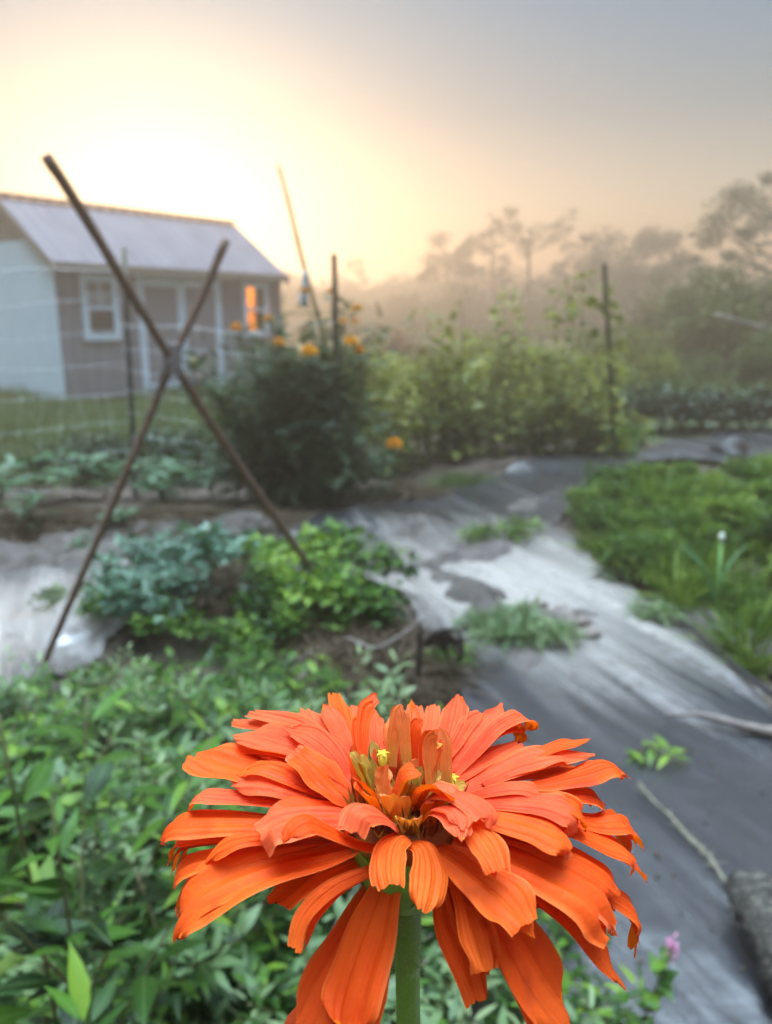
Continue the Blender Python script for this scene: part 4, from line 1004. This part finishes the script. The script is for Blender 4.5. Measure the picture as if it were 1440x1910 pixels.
    tag(b.obj('leaning_pole', mat_plain('silvery_wood', [(.16, .15, .14), (.22, .21, .19)], 6, .7)), 'pale fallen pole slanting through the brush at right edge', 'pole')
build_debris()

# ------------------------------------------------------------------ background
def build_background():
    rng = np.random.default_rng(99)
    # lawn and meadow grass
    def grass(name, poly, n, h, wd, label):
        P = np.array(poly); lo, hi = P.min(0), P.max(0); x = rng.uniform(lo[0], hi[0], n * 3); y = rng.uniform(lo[1], hi[1], n * 3)
        ins, d = inpoly(x, y, [tuple(p) for p in P]); x, y = x[ins][:n], y[ins][:n]; n = len(x)
        b = MB(); leaves(b, BLADE, np.stack([x, y, H0(x, y)], 1), rdir(rng, n, .55, 1), rdir(rng, n, -.2, .2), h * rng.uniform(.4, 1.2, n) * (1 + .35 * noise(x, y, 2.2)), wd, .5, np.clip(rng.beta(2, 3, n) + .12 * noise(x, y, 1.5), 0, 1))
        tag(b.obj(name, M_grass), label, 'grass', kind='stuff')
    grass('grass', [(-8, 5.6), (-2.2, 5.7), (-1.2, 7), (-1.4, 12), (-2.2, 14.2), (-4.6, 11.3), (-7, 13.5), (-9, 12)], 26000, .20, .012, 'uncut green grass in front of the shed')
    grass('grass', [(-1.2, 7.6), (3, 9.8), (9, 10), (12, 22), (-2, 22), (-1.8, 14)], 30000, .42, .018, 'tall misty meadow grass beyond the vegetable rows')
    # far trees
    def tree(name, label, px, ytop, Y, crown_w, shape, nleaf, ls, group=None, mat=M_tree, sparse=False, seed=0, low=.35):
        rng = np.random.default_rng(seed); Y *= 1.05; b0 = at(px, 640, Y); base = np.array([b0[0], Y, 0]); H = at(px, ytop, Y)[2]
        t = thing(name, label, 'tree', base, 0, group)
        sb, lb = MB(), MB(); tr_ = smooth_pts([(0, 0, -.2), (rng.normal() * .1, 0, H * .35), (rng.normal() * .3, 0, H * .65), (rng.normal() * .3, 0, H * .88)], 12)
        sb.tube(tr_, np.linspace(.02 * H + .03, .03, 12), 8)
        cl = []
        for k in range(shape):
            f = rng.uniform(low * .8, 1); p = tr_[int(f * 11)]; a = rng.uniform(0, 6.28); r_ = crown_w / 2 * rng.uniform(.35, 1) * (1 - .5 * max(0, f - .6))
            e = p + [math.cos(a) * r_, math.sin(a) * r_, H * rng.uniform(.02, .2)]; e[2] = min(e[2], H * .95)
            sb.tube(smooth_pts([p, (p + e) / 2 + [0, 0, -.03 * H], e], 6), np.linspace(.035, .012, 6) * H / 6, 5); cl.append(e)
            if sparse:
                for q in range(3):
                    e2 = e + rdir(rng, 1, .1, 1)[0] * H * .12; sb.tube([(p + e) / 2, e, e2], [.02, .012, .006], 4); cl.append(e2)
        cl = np.array(cl); i = rng.integers(0, len(cl), nleaf); cs = rng.uniform(.4, 1.2, len(cl)) * crown_w * (.085 if sparse else .15)
        d = rdir(rng, nleaf); B = cl[i] + d * (cs[i] * rng.uniform(.1, 1, nleaf) ** .6)[:, None] * [1, 1, .75]
        leaves(lb, KITE, B, rdir(rng, nleaf, -.6, .6), rdir(rng, nleaf), ls * rng.uniform(.6, 1.3, nleaf), ls * .55, .2, np.clip(.5 + .25 * rng.normal(size=len(cl))[i] + .15 * rng.normal(size=nleaf), 0, 1))
        sb.obj('trunk', M_bark, t); lb.obj('crown', mat, t)
    tree('misty_tree', 'low misty tree with a wind-swept flat crown at the fog line', 825, 438, 44, 4.6, 24, 2800, .28, seed=1, low=.6)
    tree('misty_tree', 'thin sparse misty tree with open forked branches', 985, 396, 42, 5.4, 20, 1900, .26, sparse=True, seed=2, low=.45)
    tree('misty_tree', 'slender leafless-looking misty tree left of the forked tree', 925, 402, 46, 2.8, 8, 500, .25, sparse=True, seed=8, low=.4)
    tree('misty_tree', 'round-crowned misty tree right of the forked tree', 1172, 428, 40, 5.6, 40, 4600, .28, seed=3, low=.5)
    tree('misty_tree', 'small misty tree rising between the round crown and the brush', 1290, 470, 30, 3.2, 14, 2400, .22, seed=4, low=.3)
    tree('misty_tree', 'large misty tree cut off by the right edge of the view', 1450, 318, 24, 4.4, 40, 5200, .2, seed=5, low=.4)
    tree('misty_tree', 'pale misty tree poking over the fog right of the shed', 640, 478, 60, 3.2, 10, 1300, .3, seed=6, low=.4)
    # brush at right
    br = [proto_clump(s, 1.2, 2.3, 2600, KITE, .17, .6, M_brush, nst=10, stem=M_bark) for s in (91, 92)]
    for px, Y, s_, lb in ((1225, 19, .95, 'hazy shrub at the left end of the right-hand brush'), (1290, 16.5, .95, 'tallest hazy shrub beside the pale fallen pole'), (1365, 15, .9, 'bushy hazy shrub behind the pale fallen pole'), (1440, 14.5, 1.0, 'hazy shrub at the right edge behind the fallen pole'),
                          (1180, 17, .42, 'small rounded shrub in the meadow below the round tree'), (1120, 20, .5, 'small grey-green shrub beyond the vine post'), (1400, 12.5, .42, 'low shrub in front of the brush at right'), (1310, 12.5, .36, 'lowest shrub in front of the brush near the dark row'), (1500, 12, .6, 'shrub half outside the right edge')):
        g = at(px, 640, Y); plant('wild_shrub', lb, 'shrub', br[rng.integers(2)], (g[0], Y, -.05), rng.uniform(0, 6.28), s_)
    mw = [proto_clump(s, .55, 1.0, 1300, KITE, .12, .45, M_bean, nst=12) for s in (93, 94)]
    for k, px in enumerate(np.linspace(705, 1180, 13)):
        Y = 10.5 + 2.5 * rng.random(); g = at(px + rng.normal() * 10, 640, Y)
        plant('meadow_weed', 'tall hazy weed clump standing in the meadow beyond the bean rows', 'weed', mw[k % 2], (g[0], Y, -.02), rng.uniform(0, 6.28), (1.1, 1.1, rng.uniform(.7, 1.1)), 'tall weeds in the misty meadow')
    g = at(752, 640, 15); plant('red_shrub', 'small reddish shrub in the fog beyond the bean rows', 'shrub', proto_clump(95, .5, 1.0, 900, KITE, .12, .6, M_redshrub, stem=M_bark), (g[0], 15, 0), 0, 1)
    # far wood as one mass
    b = MB(); n = 16000; x = rng.uniform(-10, 105, n); y = 66 + rng.uniform(-5, 8, n) + .1 * x
    top = 4.8 + .9 * noise(x, x * .2, .28) + .5 * noise(x, x * .1, .9); z = rng.uniform(0, 1, n) ** .8 * top
    leaves(b, KITE, np.stack([x, y, z], 1), rdir(rng, n), rdir(rng, n), rng.uniform(.5, 1.0, n), .55, .2, np.clip(.4 + .2 * noise(x, z, .9), 0, 1))
    n2 = 30000; x = rng.uniform(-10, 110, n2); y = 70 + rng.uniform(-4, 6, n2) + .1 * x; top = 4.4 + .8 * noise(x, x * .2, .28) + .5 * noise(x, x * .1, .9)
    leaves(b, KITE, np.stack([x, y, rng.uniform(0, 1, n2) * top], 1), rdir(rng, n2), rdir(rng, n2), rng.uniform(.5, 1.0, n2), .6, .2, np.clip(.4 + .2 * noise(x, y, .9), 0, 1))
    n3 = 22000; x = rng.uniform(-6, 62, n3); y = 46 + rng.uniform(-4, 5, n3) + .1 * x; top = np.clip(2.6 + .7 * noise(x, x * .2, .5) + .4 * noise(x, x * .1, 1.6), .6, 5)
    leaves(b, KITE, np.stack([x, y, rng.uniform(0, 1, n3) * top], 1), rdir(rng, n3), rdir(rng, n3), rng.uniform(.4, .8, n3), .45, .2, np.clip(.4 + .2 * noise(x, y, .9), 0, 1))
    tag(b.obj('treeline', M_tree), 'far-off line of woods fading into golden fog', 'woods', kind='stuff')
build_background()

# ------------------------------------------------------------------ zinnia
def build_zinnia():
    rng = np.random.default_rng(4)
    YC = .154; C0 = at(757, 1522, YC)
    root = thing('zinnia', 'large open orange zinnia with layered drooping petals in front', 'flower', (C0[0], C0[1], 0))
    o = np.array([C0[0], C0[1], 0])
    Lc = lambda p: (280 + p[0] / 2.9375, 1260 + p[1] / 2.9375)
    Rc = lambda p: (720 + p[0] / 2.769, 1260 + p[1] / 2.769)
    c_, s_ = math.cos(PITCH), math.sin(PITCH)
    def cam_scale(P):      # pixels per metre at P
        v = P - np.array([0, 0, CAMZ]); return F / (v[1] * c_ - v[2] * s_)
    def petal(pts, dy0, dy1, wpx, mat, cup=.12, tip='round', tw=0.0, name='petal', base_w=.32, wid=None, nu=21, nv=28, dys=None):
        px = np.array(pts, float); seg = np.concatenate([[0], np.cumsum(np.hypot(*np.diff(px, axis=0).T))]); f = seg / seg[-1]
        dy = dy0 + (dy1 - dy0) * f if dys is None else np.array(dys)
        P = np.array([at(p[0], p[1], YC + d) for p, d in zip(px, dy)])
        cv = smooth_pts(P, nv)
        T = nz(np.gradient(cv, axis=0)); up = np.array([0, 0, 1.0])
        n0 = up - T[0] * up.dot(T[0])
        n0 = nz(n0 + .001 * np.array([0, -1, 0]))
        Ns = []; n_ = n0
        for i in range(nv):
            n_ = nz(n_ - T[i] * n_.dot(T[i])); Ns.append(n_)
        Ns = np.array(Ns); Sd = np.cross(T, Ns)
        if tw:
            an = np.linspace(0, tw, nv)[:, None]; Sd, Ns = Sd * np.cos(an) + Ns * np.sin(an), Ns * np.cos(an) - Sd * np.sin(an)
        m = int(nv * .65); vd = nz(cv[m] - np.array([0, 0, CAMZ])); q = Sd[m] - vd * Sd[m].dot(vd); tq = T[m] - vd * T[m].dot(vd); tq = nz(tq)
        vis = np.linalg.norm(q - tq * q.dot(tq))
        W = wpx / cam_scale(cv[m]) / max(.55, vis) if wid is None else wid
        W = min(W, .027)
        u = np.linspace(-1, 1, nu); t = np.linspace(0, 1, nv)
        prof = base_w + (1 - base_w) * np.clip(t / .62, 0, 1) ** .8
        prof = prof * np.where(t > .72, np.sqrt(np.clip(1 - ((t - .72) / .28) ** 2 * {'round': .80, 'point': .99, 'blunt': .45}[tip], .001, 1)), 1)
        ph = rng.uniform(0, 6.28, 6); V = []
        for i in range(nv):
            for j in range(nu):
                s1 = u[j]
                notch = .035 * (math.sin(s1 * 5 + ph[0]) + .6 * math.sin(s1 * 11 + ph[1])) * (.035 / .035)
                ti = t[i] * (1 - (.10 * s1 * s1 * (tip != 'blunt') + .6 * max(0, notch)) * t[i] ** 4)
                x = ti * (nv - 1); i0 = min(int(x), nv - 2); fr = x - i0
                Pc = cv[i0] * (1 - fr) + cv[i0 + 1] * fr; Si = Sd[i0] * (1 - fr) + Sd[i0 + 1] * fr; Ni = Ns[i0] * (1 - fr) + Ns[i0 + 1] * fr
                wv = .10 * math.sin(4 * t[i] + ph[2]) * s1 * t[i]
                hgt = cup * s1 * s1 + .085 * math.cos(s1 * 8.5 + ph[3]) * min(1, 3 * t[i]) + .02 * math.cos(s1 * 19 + ph[4]) - .30 * max(0, t[i] - .84) / .16 * (abs(s1) ** 2 + .3 * math.sin(s1 * 4 + ph[1])) + .05 * math.sin(t[i] * 9 + s1 * 3 + ph[4]) * t[i] + wv + .13 * t[i] ** 2 * abs(s1) * math.sin(t[i] * 14 + ph[5] + 2 * s1)
                V.append(Pc + Si * s1 * W / 2 * prof[i] * (1 + .03 * math.sin(t[i] * 17 + ph[1])) + Ni * hgt * W * .5 * prof[i])
        uv = np.stack([np.tile((u + 1) / 2, nv), np.repeat(t, nu)], 1)
        b = MB(); b.grid(np.array(V) - o, nv, nu, uv=uv)
        ob = b.obj(name, mat, root)
        return ob
    K, OR = M_coral, M_orange
    # (crop, points base -> tip, dy base, dy tip, apparent width in crop px, material, cup, tip)
    PL = [
        ([(1125, 560), (1000, 390), (800, 265), (545, 200)], .010, .034, 105, K, .15, 'blunt'),
        ([(1100, 600), (900, 440), (640, 345), (455, 330)], .006, .024, 150, K, .15, 'round'),
        ([(1120, 560), (1010, 420), (920, 290), (855, 190)], .012, .040, 135, K, .1, 'blunt'),
        ([(1140, 560), (1080, 400), (1010, 250), (945, 150)], .012, .038, 120, K, .12, 'point'),
        ([(1150, 560), (1120, 400), (1100, 260), (1095, 165)], .013, .040, 130, K, .1, 'blunt'),
        ([(1180, 560), (1165, 430), (1165, 290), (1185, 190), (1215, 160), (1222, 178)], .008, .022, 95, OR, .25, 'round'),
        ([(1250, 520), (1245, 400), (1240, 290), (1235, 185)], .014, .040, 105, K, .12, 'point'),
        ([(1120, 620), (1010, 450), (880, 335), (735, 290)], .006, .020, 130, K, .18, 'round'),
        ([(1080, 640), (900, 540), (720, 450), (585, 420)], .006, .018, 95, K, .15, 'round'),
        ([(1160, 720), (1040, 660), (920, 550), (800, 430)], .000, .008, 175, OR, .28, 'blunt'),
        ([(1000, 650), (700, 560), (450, 500), (225, 440)], .004, .018, 190, OR, .1, 'blunt'),
        ([(1130, 720), (860, 630), (620, 545), (435, 590)], .002, .007, 150, K, -.25, 'round'),
        ([(1050, 750), (700, 690), (420, 655), (270, 655), (205, 745)], .000, .006, 100, K, -.15, 'round'),
        ([(1000, 840), (600, 800), (320, 795), (130, 815), (55, 915)], -.002, .002, 140, OR, -.15, 'round'),
        ([(1180, 760), (950, 740), (720, 755), (580, 840)], -.002, -.008, 240, K, -.3, 'blunt'),
        ([(700, 900), (450, 895), (230, 905), (140, 930), (95, 1050)], .000, .004, 60, OR, .1, 'round'),
        ([(1000, 850), (720, 870), (520, 880), (400, 920), (300, 1025)], -.003, -.006, 95, OR, -.2, 'round'),
        ([(1000, 900), (650, 960), (330, 1010), (175, 1070), (120, 1175)], -.002, -.004, 125, OR, .1, 'point'),
        ([(1180, 930), (960, 990), (700, 1050), (430, 1150), (220, 1290), (130, 1470)], -.004, -.016, 255, OR, .22, 'point'),
        ([(1330, 960), (1150, 920), (980, 840), (860, 790), (770, 840), (735, 900)], -.010, -.022, 110, OR, -.35, 'round'),
        ([(1400, 880), (1330, 810), (1230, 735), (1130, 740), (1075, 850)], -.008, -.018, 150, K, -.3, 'blunt'),
        ([(1300, 1040), (1180, 1090), (1000, 1180), (860, 1320), (790, 1510)], -.010, -.022, 110, OR, .3, 'blunt'),
        ([(1330, 1040), (1270, 1250), (1190, 1500), (1100, 1790), (1050, 2000)], -.008, -.026, 330, OR, .12, 'point'),
        ([(1300, 1060), (1200, 1250), (1060, 1520), (900, 1830), (780, 1990)], -.005, -.018, 230, OR, .1, 'point'),
        ([(1420, 900), (1390, 880), (1330, 930), (1310, 1040), (1320, 1150)], -.012, -.026, 170, OR, -.3, 'blunt'),
    ]
    PR = [
        ([(140, 490), (150, 400), (152, 270), (150, 150)], .014, .040, 120, K, .1, 'blunt'),
        ([(170, 480), (215, 370), (235, 250), (245, 150)], .014, .039, 100, K, .12, 'blunt'),
        ([(220, 480), (300, 370), (350, 230), (372, 95)], .013, .040, 160, K, .15, 'round'),
        ([(270, 490), (350, 370), (430, 240), (500, 190)], .012, .034, 95, K, .2, 'blunt'),
        ([(300, 530), (420, 380), (540, 240), (600, 140)], .011, .034, 105, K, .18, 'round'),
        ([(310, 560), (450, 410), (580, 270), (690, 218), (738, 240), (722, 280)], .010, .028, 85, K, .2, 'round'),
        ([(330, 570), (460, 480), (580, 405), (695, 350)], .008, .022, 105, K, .15, 'blunt'),
        ([(330, 620), (500, 530), (690, 440), (860, 400), (955, 455)], .006, .016, 125, K, -.15, 'round'),
        ([(500, 560), (700, 480), (900, 415), (1080, 405)], .006, .018, 85, K, -.1, 'round'),
        ([(500, 600), (800, 560), (1010, 510), (1150, 465), (1240, 520)], .004, .012, 115, OR, -.2, 'round'),
        ([(600, 610), (850, 610), (1030, 620), (1140, 668)], .003, .009, 115, OR, .1, 'point'),
        ([(350, 650), (520, 590), (680, 565), (790, 595), (815, 675)], .000, .000, 95, K, -.3, 'round'),
        ([(500, 690), (850, 710), (1080, 755), (1220, 750), (1268, 840)], -.001, .004, 120, OR, -.1, 'blunt'),
        ([(600, 710), (900, 770), (1110, 850), (1230, 900), (1285, 975)], -.003, -.003, 105, OR, -.2, 'blunt'),
        ([(450, 650), (680, 640), (860, 655), (960, 700), (985, 790)], -.002, -.006, 150, K, -.3, 'blunt'),
        ([(350, 700), (540, 720), (760, 770), (900, 830), (960, 905)], -.005, -.013, 165, OR, -.25, 'round'),
        ([(280, 690), (380, 700), (460, 790), (540, 890), (590, 1010)], -.008, -.024, 155, OR, -.2, 'blunt'),
        ([(150, 740), (230, 620), (330, 600), (450, 640), (540, 720), (530, 790)], -.004, -.016, 130, K, -.25, 'round'),
        ([(180, 780), (250, 705), (330, 720), (380, 780), (390, 860)], -.008, -.022, 140, K, -.2, 'point'),
        ([(130, 760), (210, 590), (300, 585), (370, 640)], -.004, -.012, 120, K, .2, 'blunt'),
        ([(450, 790), (700, 840), (950, 930), (1120, 1030), (1215, 1130)], -.004, -.009, 120, OR, -.15, 'round'),
        ([(350, 830), (620, 910), (880, 1010), (1080, 1140), (1180, 1290)], -.007, -.016, 230, OR, -.15, 'blunt'),
        ([(700, 930), (950, 1020), (1180, 1130), (1290, 1220), (1300, 1385)], -.003, -.006, 100, OR, -.2, 'round'),
        ([(400, 900), (650, 1040), (900, 1210), (1100, 1440), (1245, 1630)], -.006, -.014, 125, OR, .1, 'point'),
        ([(200, 880), (340, 930), (480, 1030), (640, 1150), (740, 1280)], -.010, -.026, 225, OR, -.15, 'blunt'),
        ([(110, 860), (190, 880), (225, 980), (220, 1100), (190, 1230)], -.012, -.027, 195, OR, -.25, 'round'),
        ([(230, 900), (280, 1080), (320, 1290), (410, 1480), (480, 1690)], -.008, -.022, 180, OR, .12, 'blunt'),
        ([(270, 910), (380, 1080), (440, 1260), (490, 1420), (520, 1530)], -.009, -.025, 190, OR, .15, 'blunt'),
        ([(300, 900), (470, 1100), (630, 1340), (800, 1620), (960, 1850)], -.008, -.024, 260, OR, .12, 'point'),
        ([(200, 1000), (290, 1010), (370, 1080), (420, 1170)], -.006, -.016, 90, K, .1, 'round'),
    ]
    for conv, sc, LST in ((Lc, 2.9375, PL), (Rc, 2.769, PR)):
        for (pts, d0, d1, wp, m_, cup, tip) in LST:
            petal([conv(p) for p in pts], d0, d1, wp / sc * (1.02 if m_ is OR else .88), m_, cup, tip)
            for rep_ in range(1 + (rng.random() < .35)):      # neighbours in the whorl below
                if rng.random() > .78: continue
                j = rng.normal(size=2) * 18 + [0, 10]; q_ = [conv(p) for p in pts]; m = len(q_) - 1
                petal([(a + j[0] * i / m, b_ + j[1] * i / m) for i, (a, b_) in enumerate(q_)], d0 + .001, d1 + .002, wp / sc * .7, OR if rng.random() < .6 else K, -.2 + .5 * rng.random(), ('round', 'point', 'blunt')[rng.integers(3)])
    # young inner petals, upright round the disc
    INN = [(Lc, [(1170, 690), (1140, 560), (1110, 380)], .002, .006, 90, OR, .3), (Lc, [(1195, 690), (1190, 580), (1180, 460)], .002, .004, 60, M_yellowin, .35), (Lc, [(1225, 690), (1235, 580), (1215, 450)], .001, .003, 55, M_yellowin, .35),
           (Lc, [(1260, 620), (1245, 480), (1215, 350)], .004, .008, 60, M_yellowin, .3), (Lc, [(1275, 710), (1300, 600), (1300, 490)], -.003, -.002, 105, M_inner, .3), (Lc, [(1240, 690), (1250, 590), (1262, 500)], .000, .001, 45, M_yellowin, .3),
           (Rc, [(30, 470), (40, 330), (60, 200), (85, 150)], .006, .010, 75, M_inner, .3), (Rc, [(110, 480), (95, 350), (85, 230), (70, 160)], .005, .009, 70, M_inner, .35), (Rc, [(150, 480), (155, 350), (150, 270), (190, 225)], .006, .010, 75, OR, .3),
           (Rc, [(215, 580), (205, 430), (215, 330), (240, 280)], .003, .006, 95, OR, .3), (Rc, [(250, 610), (235, 480), (230, 340), (270, 320)], .000, .003, 110, M_inner, .3), (Rc, [(310, 620), (305, 470), (300, 350), (275, 265)], .002, .006, 80, M_inner, .3),
           (Rc, [(20, 730), (70, 600), (110, 520), (185, 510)], -.006, -.006, 95, OR, .3), (Rc, [(160, 640), (160, 530), (185, 470)], .000, .002, 60, M_yellowin, .3), (Rc, [(60, 700), (90, 620), (120, 560)], -.006, -.006, 70, M_yellowin, .3), (Rc, [(110, 720), (130, 640), (160, 560)], -.006, -.005, 60, M_yellowin, .3)]
    for conv, pts, d0, d1, wp, m_, cup in INN:
        petal([conv(p) for p in pts], d0, d1, wp / 2.85, m_, cup, 'round', name='inner_petal', base_w=.7, nu=11, nv=18)
    for k in range(17):
        a = k * 2.399 + 1.1; r0 = .0045 + .006 * ((k * 7) % 17) / 17; ln = rng.uniform(.009, .016) * (.75 if math.sin(a) < -.2 else 1); sp = rng.uniform(.15, .5)
        P = [C0 + np.array([math.cos(a) * (r0 + ln * sp * f * f), math.sin(a) * (r0 + ln * sp * f * f), .001 + ln * f]) for f in (0, .5, .85, 1.05)]
        v = [p - np.array([0, 0, CAMZ]) for p in P]
        pxs = [(720 + F * q[0] / (q[1] * c_ - q[2] * s_), 955 + F * -(q[1] * s_ + q[2] * c_) / (q[1] * c_ - q[2] * s_)) for q in v]
        petal(pxs, 0, 0, 0, (M_inner, OR, M_yellowin, K)[k % 4], .35, 'round', wid=rng.uniform(.0045, .007), nu=11, nv=14, base_w=.7, name='inner_petal', dys=[q[1] - YC for q in v])
    # understorey petals filling the gaps
    for k in range(26):
        a = k * 2.399 + .3
        if math.sin(a) < .05 and abs(math.cos(a)) < .93: continue
        el = rng.uniform(-.25, .1); ln = rng.uniform(.020, .030) * (.62 if math.sin(a) < -.3 else 1)
        rad = lambda r_, z: C0 + np.array([math.cos(a) * r_, math.sin(a) * r_, z])
        P = [rad(.007, -.008), rad(.007 + ln * .5, -.008 + ln * .5 * el), rad(.007 + ln, -.009 + ln * (el - .25))]
        def toпx(p): return None
        v = [p - np.array([0, 0, CAMZ]) for p in P]
        pxs = [(720 + F * q[0] / (q[1] * c_ - q[2] * s_), 955 + F * -(q[1] * s_ + q[2] * c_) / (q[1] * c_ - q[2] * s_)) for q in v]
        petal(pxs, 0, 0, 0, OR, .1, 'round', wid=.016, nu=11, nv=16, dys=[q[1] - YC for q in v])
    # disc: dark red centre with bristles, and yellow florets
    V = []; nr, na = 12, 30
    for i in range(nr):
        r_ = i / (nr - 1); 
        for j in range(na):
            a = j / na * 2 * np.pi; V.append(C0 - o + np.array([math.cos(a) * r_ * .0125, math.sin(a) * r_ * .0125, .002 + .004 * (1 - r_ * r_) - .006 * (r_ > .95)]))
    b = MB(); b.add(V, [[i * na + j, (i + 1) * na + j, (i + 1) * na + (j + 1) % na, i * na + (j + 1) % na] for i in range(nr - 1) for j in range(na)])
    n = 420; q = np.sqrt(rng.random(n)) * .0125; a = rng.uniform(0, 6.28, n); d = nz(np.stack([np.cos(a) * q * 30, np.sin(a) * q * 30, np.ones(n)], 1) + rng.normal(size=(n, 3)) * .2)
    leaves(b, BLADE, np.stack([np.cos(a) * q, np.sin(a) * q, .003 + 0 * q], 1) + C0 - o, d, rdir(rng, n), rng.uniform(.003, .007, n), .0009, .1, rng.random(n))
    b.obj('disc', mat_leaf('disc_bracts', [(.10, .010, .008), (.28, .05, .015), (.55, .26, .04)], .2), root)
    Myf = mat_leaf('yellow_floret', [(.75, .42, .02), (.85, .55, .05)], .2)
    for (conv, x, y, dy) in ((Lc, 1275, 425, .006), (Lc, 1282, 440, .007), (Rc, 345, 525, .004), (Rc, 365, 560, .003), (Rc, 350, 590, .002)):
        c2 = at(*conv((x, y)), YC + dy) - o; b = MB(); b.tube([c2 - [0, 0, .006], c2], [.0008, .0012], 6)
        for k in range(5):
            a = k * 1.257; leaves(b, OVATE, c2, np.array([math.cos(a), math.sin(a), .5]), (0, 0, 1), .0016, .0009, .5, rng.random())
        b.obj('floret', Myf, root)
    for pts in ([(1345, 770), (1370, 830), (1400, 860)], [(1410, 790), (1390, 830), (1370, 860)], [(1230, 850), (1255, 885), (1275, 850)]):
        P = np.array([at(*Lc(p), YC - .010) for p in pts]) - o; b = MB(); b.tube(smooth_pts(P, 8), .00028, 5); b.obj('style', Myf, root)
    # receptacle and stem
    b = MB(); ctr = C0 - o
    b.tube([ctr + [0, 0, -.024], ctr + [0, 0, -.019], ctr + [0, 0, -.010], ctr + [0, 0, -.003]], [.0035, .009, .0125, .0118], 18)
    for k in range(3):
        n = 16; a = np.arange(n) / n * 6.283 + k * .2; z = -.019 + k * .005
        leaves(b, OVATE, np.stack([np.cos(a) * (.0085 + k * .0015), np.sin(a) * (.0085 + k * .0015), z + 0 * a], 1) + ctr, np.stack([np.cos(a) * .4, np.sin(a) * .4, 1 + 0 * a], 1), np.stack([np.cos(a), np.sin(a), 0 * a], 1), .008, .006, 0, rng.random(n))
    b.obj('calyx', M_zstem, root)
    st = smooth_pts([ctr + [0, 0, -.022], at(763, 1800, YC + .004) - o, at(762, 1910, YC + .008) - o, np.array([.01, .06, .75]), np.array([.02, .10, .35]), np.array([.01, .12, -.05])], 40)
    b = MB(); b.tube(st, np.concatenate([np.linspace(.0036, .0030, 12), np.linspace(.0030, .004, 28)]), 14, lump=.05, rng=rng); b.obj('stem', M_zstem, root)
    b = MB(); n = 700; ii = rng.integers(0, 36, n); a = rng.uniform(0, 6.28, n); dh = np.stack([np.cos(a), np.sin(a), .3 * rng.normal(size=n)], 1)
    leaves(b, KITE, st[ii] + (st[ii + 1] - st[ii]) * rng.random((n, 1)) + dh * .003, dh, (0, 0, 1), rng.uniform(.0008, .0022, n), .00022, 0, rng.random(n)); b.obj('stem_hairs', mat_leaf('stem_hair', [(.35, .42, .25), (.5, .55, .4)], .3), root)
    # leaves lower on the stem
    for z, a in ((.62, .4), (.62, 3.5), (.45, 2.0), (.45, 5.1)):
        i = int(np.argmin(abs(st[:, 2] - z))); b = MB(); leaves(b, OVATE, st[i], np.array([math.cos(a), math.sin(a), .3]), (0, 0, 1), .09, .045, .35, .5); b.obj('leaf', M_weed, root)
build_zinnia()

# ------------------------------------------------------------------ haze
def build_haze():
    m, t = new_mat('haze_volume')
    v = N_(t, 'ShaderNodeVolumePrincipled')
    v.inputs['Color'].default_value = (1.0, .79, .66, 1)
    v.inputs['Density'].default_value = HAZE_DENSITY
    v.inputs['Anisotropy'].default_value = HAZE_G
    o = N_(t, 'ShaderNodeOutputMaterial'); t.links.new(v.outputs[0], o.inputs['Volume'])
    b = MB(); b.box(-430, 430, -430, 430, -2, 7.4)
    h = b.obj('haze', m, None, False)
    tag(h, 'golden morning mist hanging over the whole garden', 'mist', kind='stuff')
build_haze()
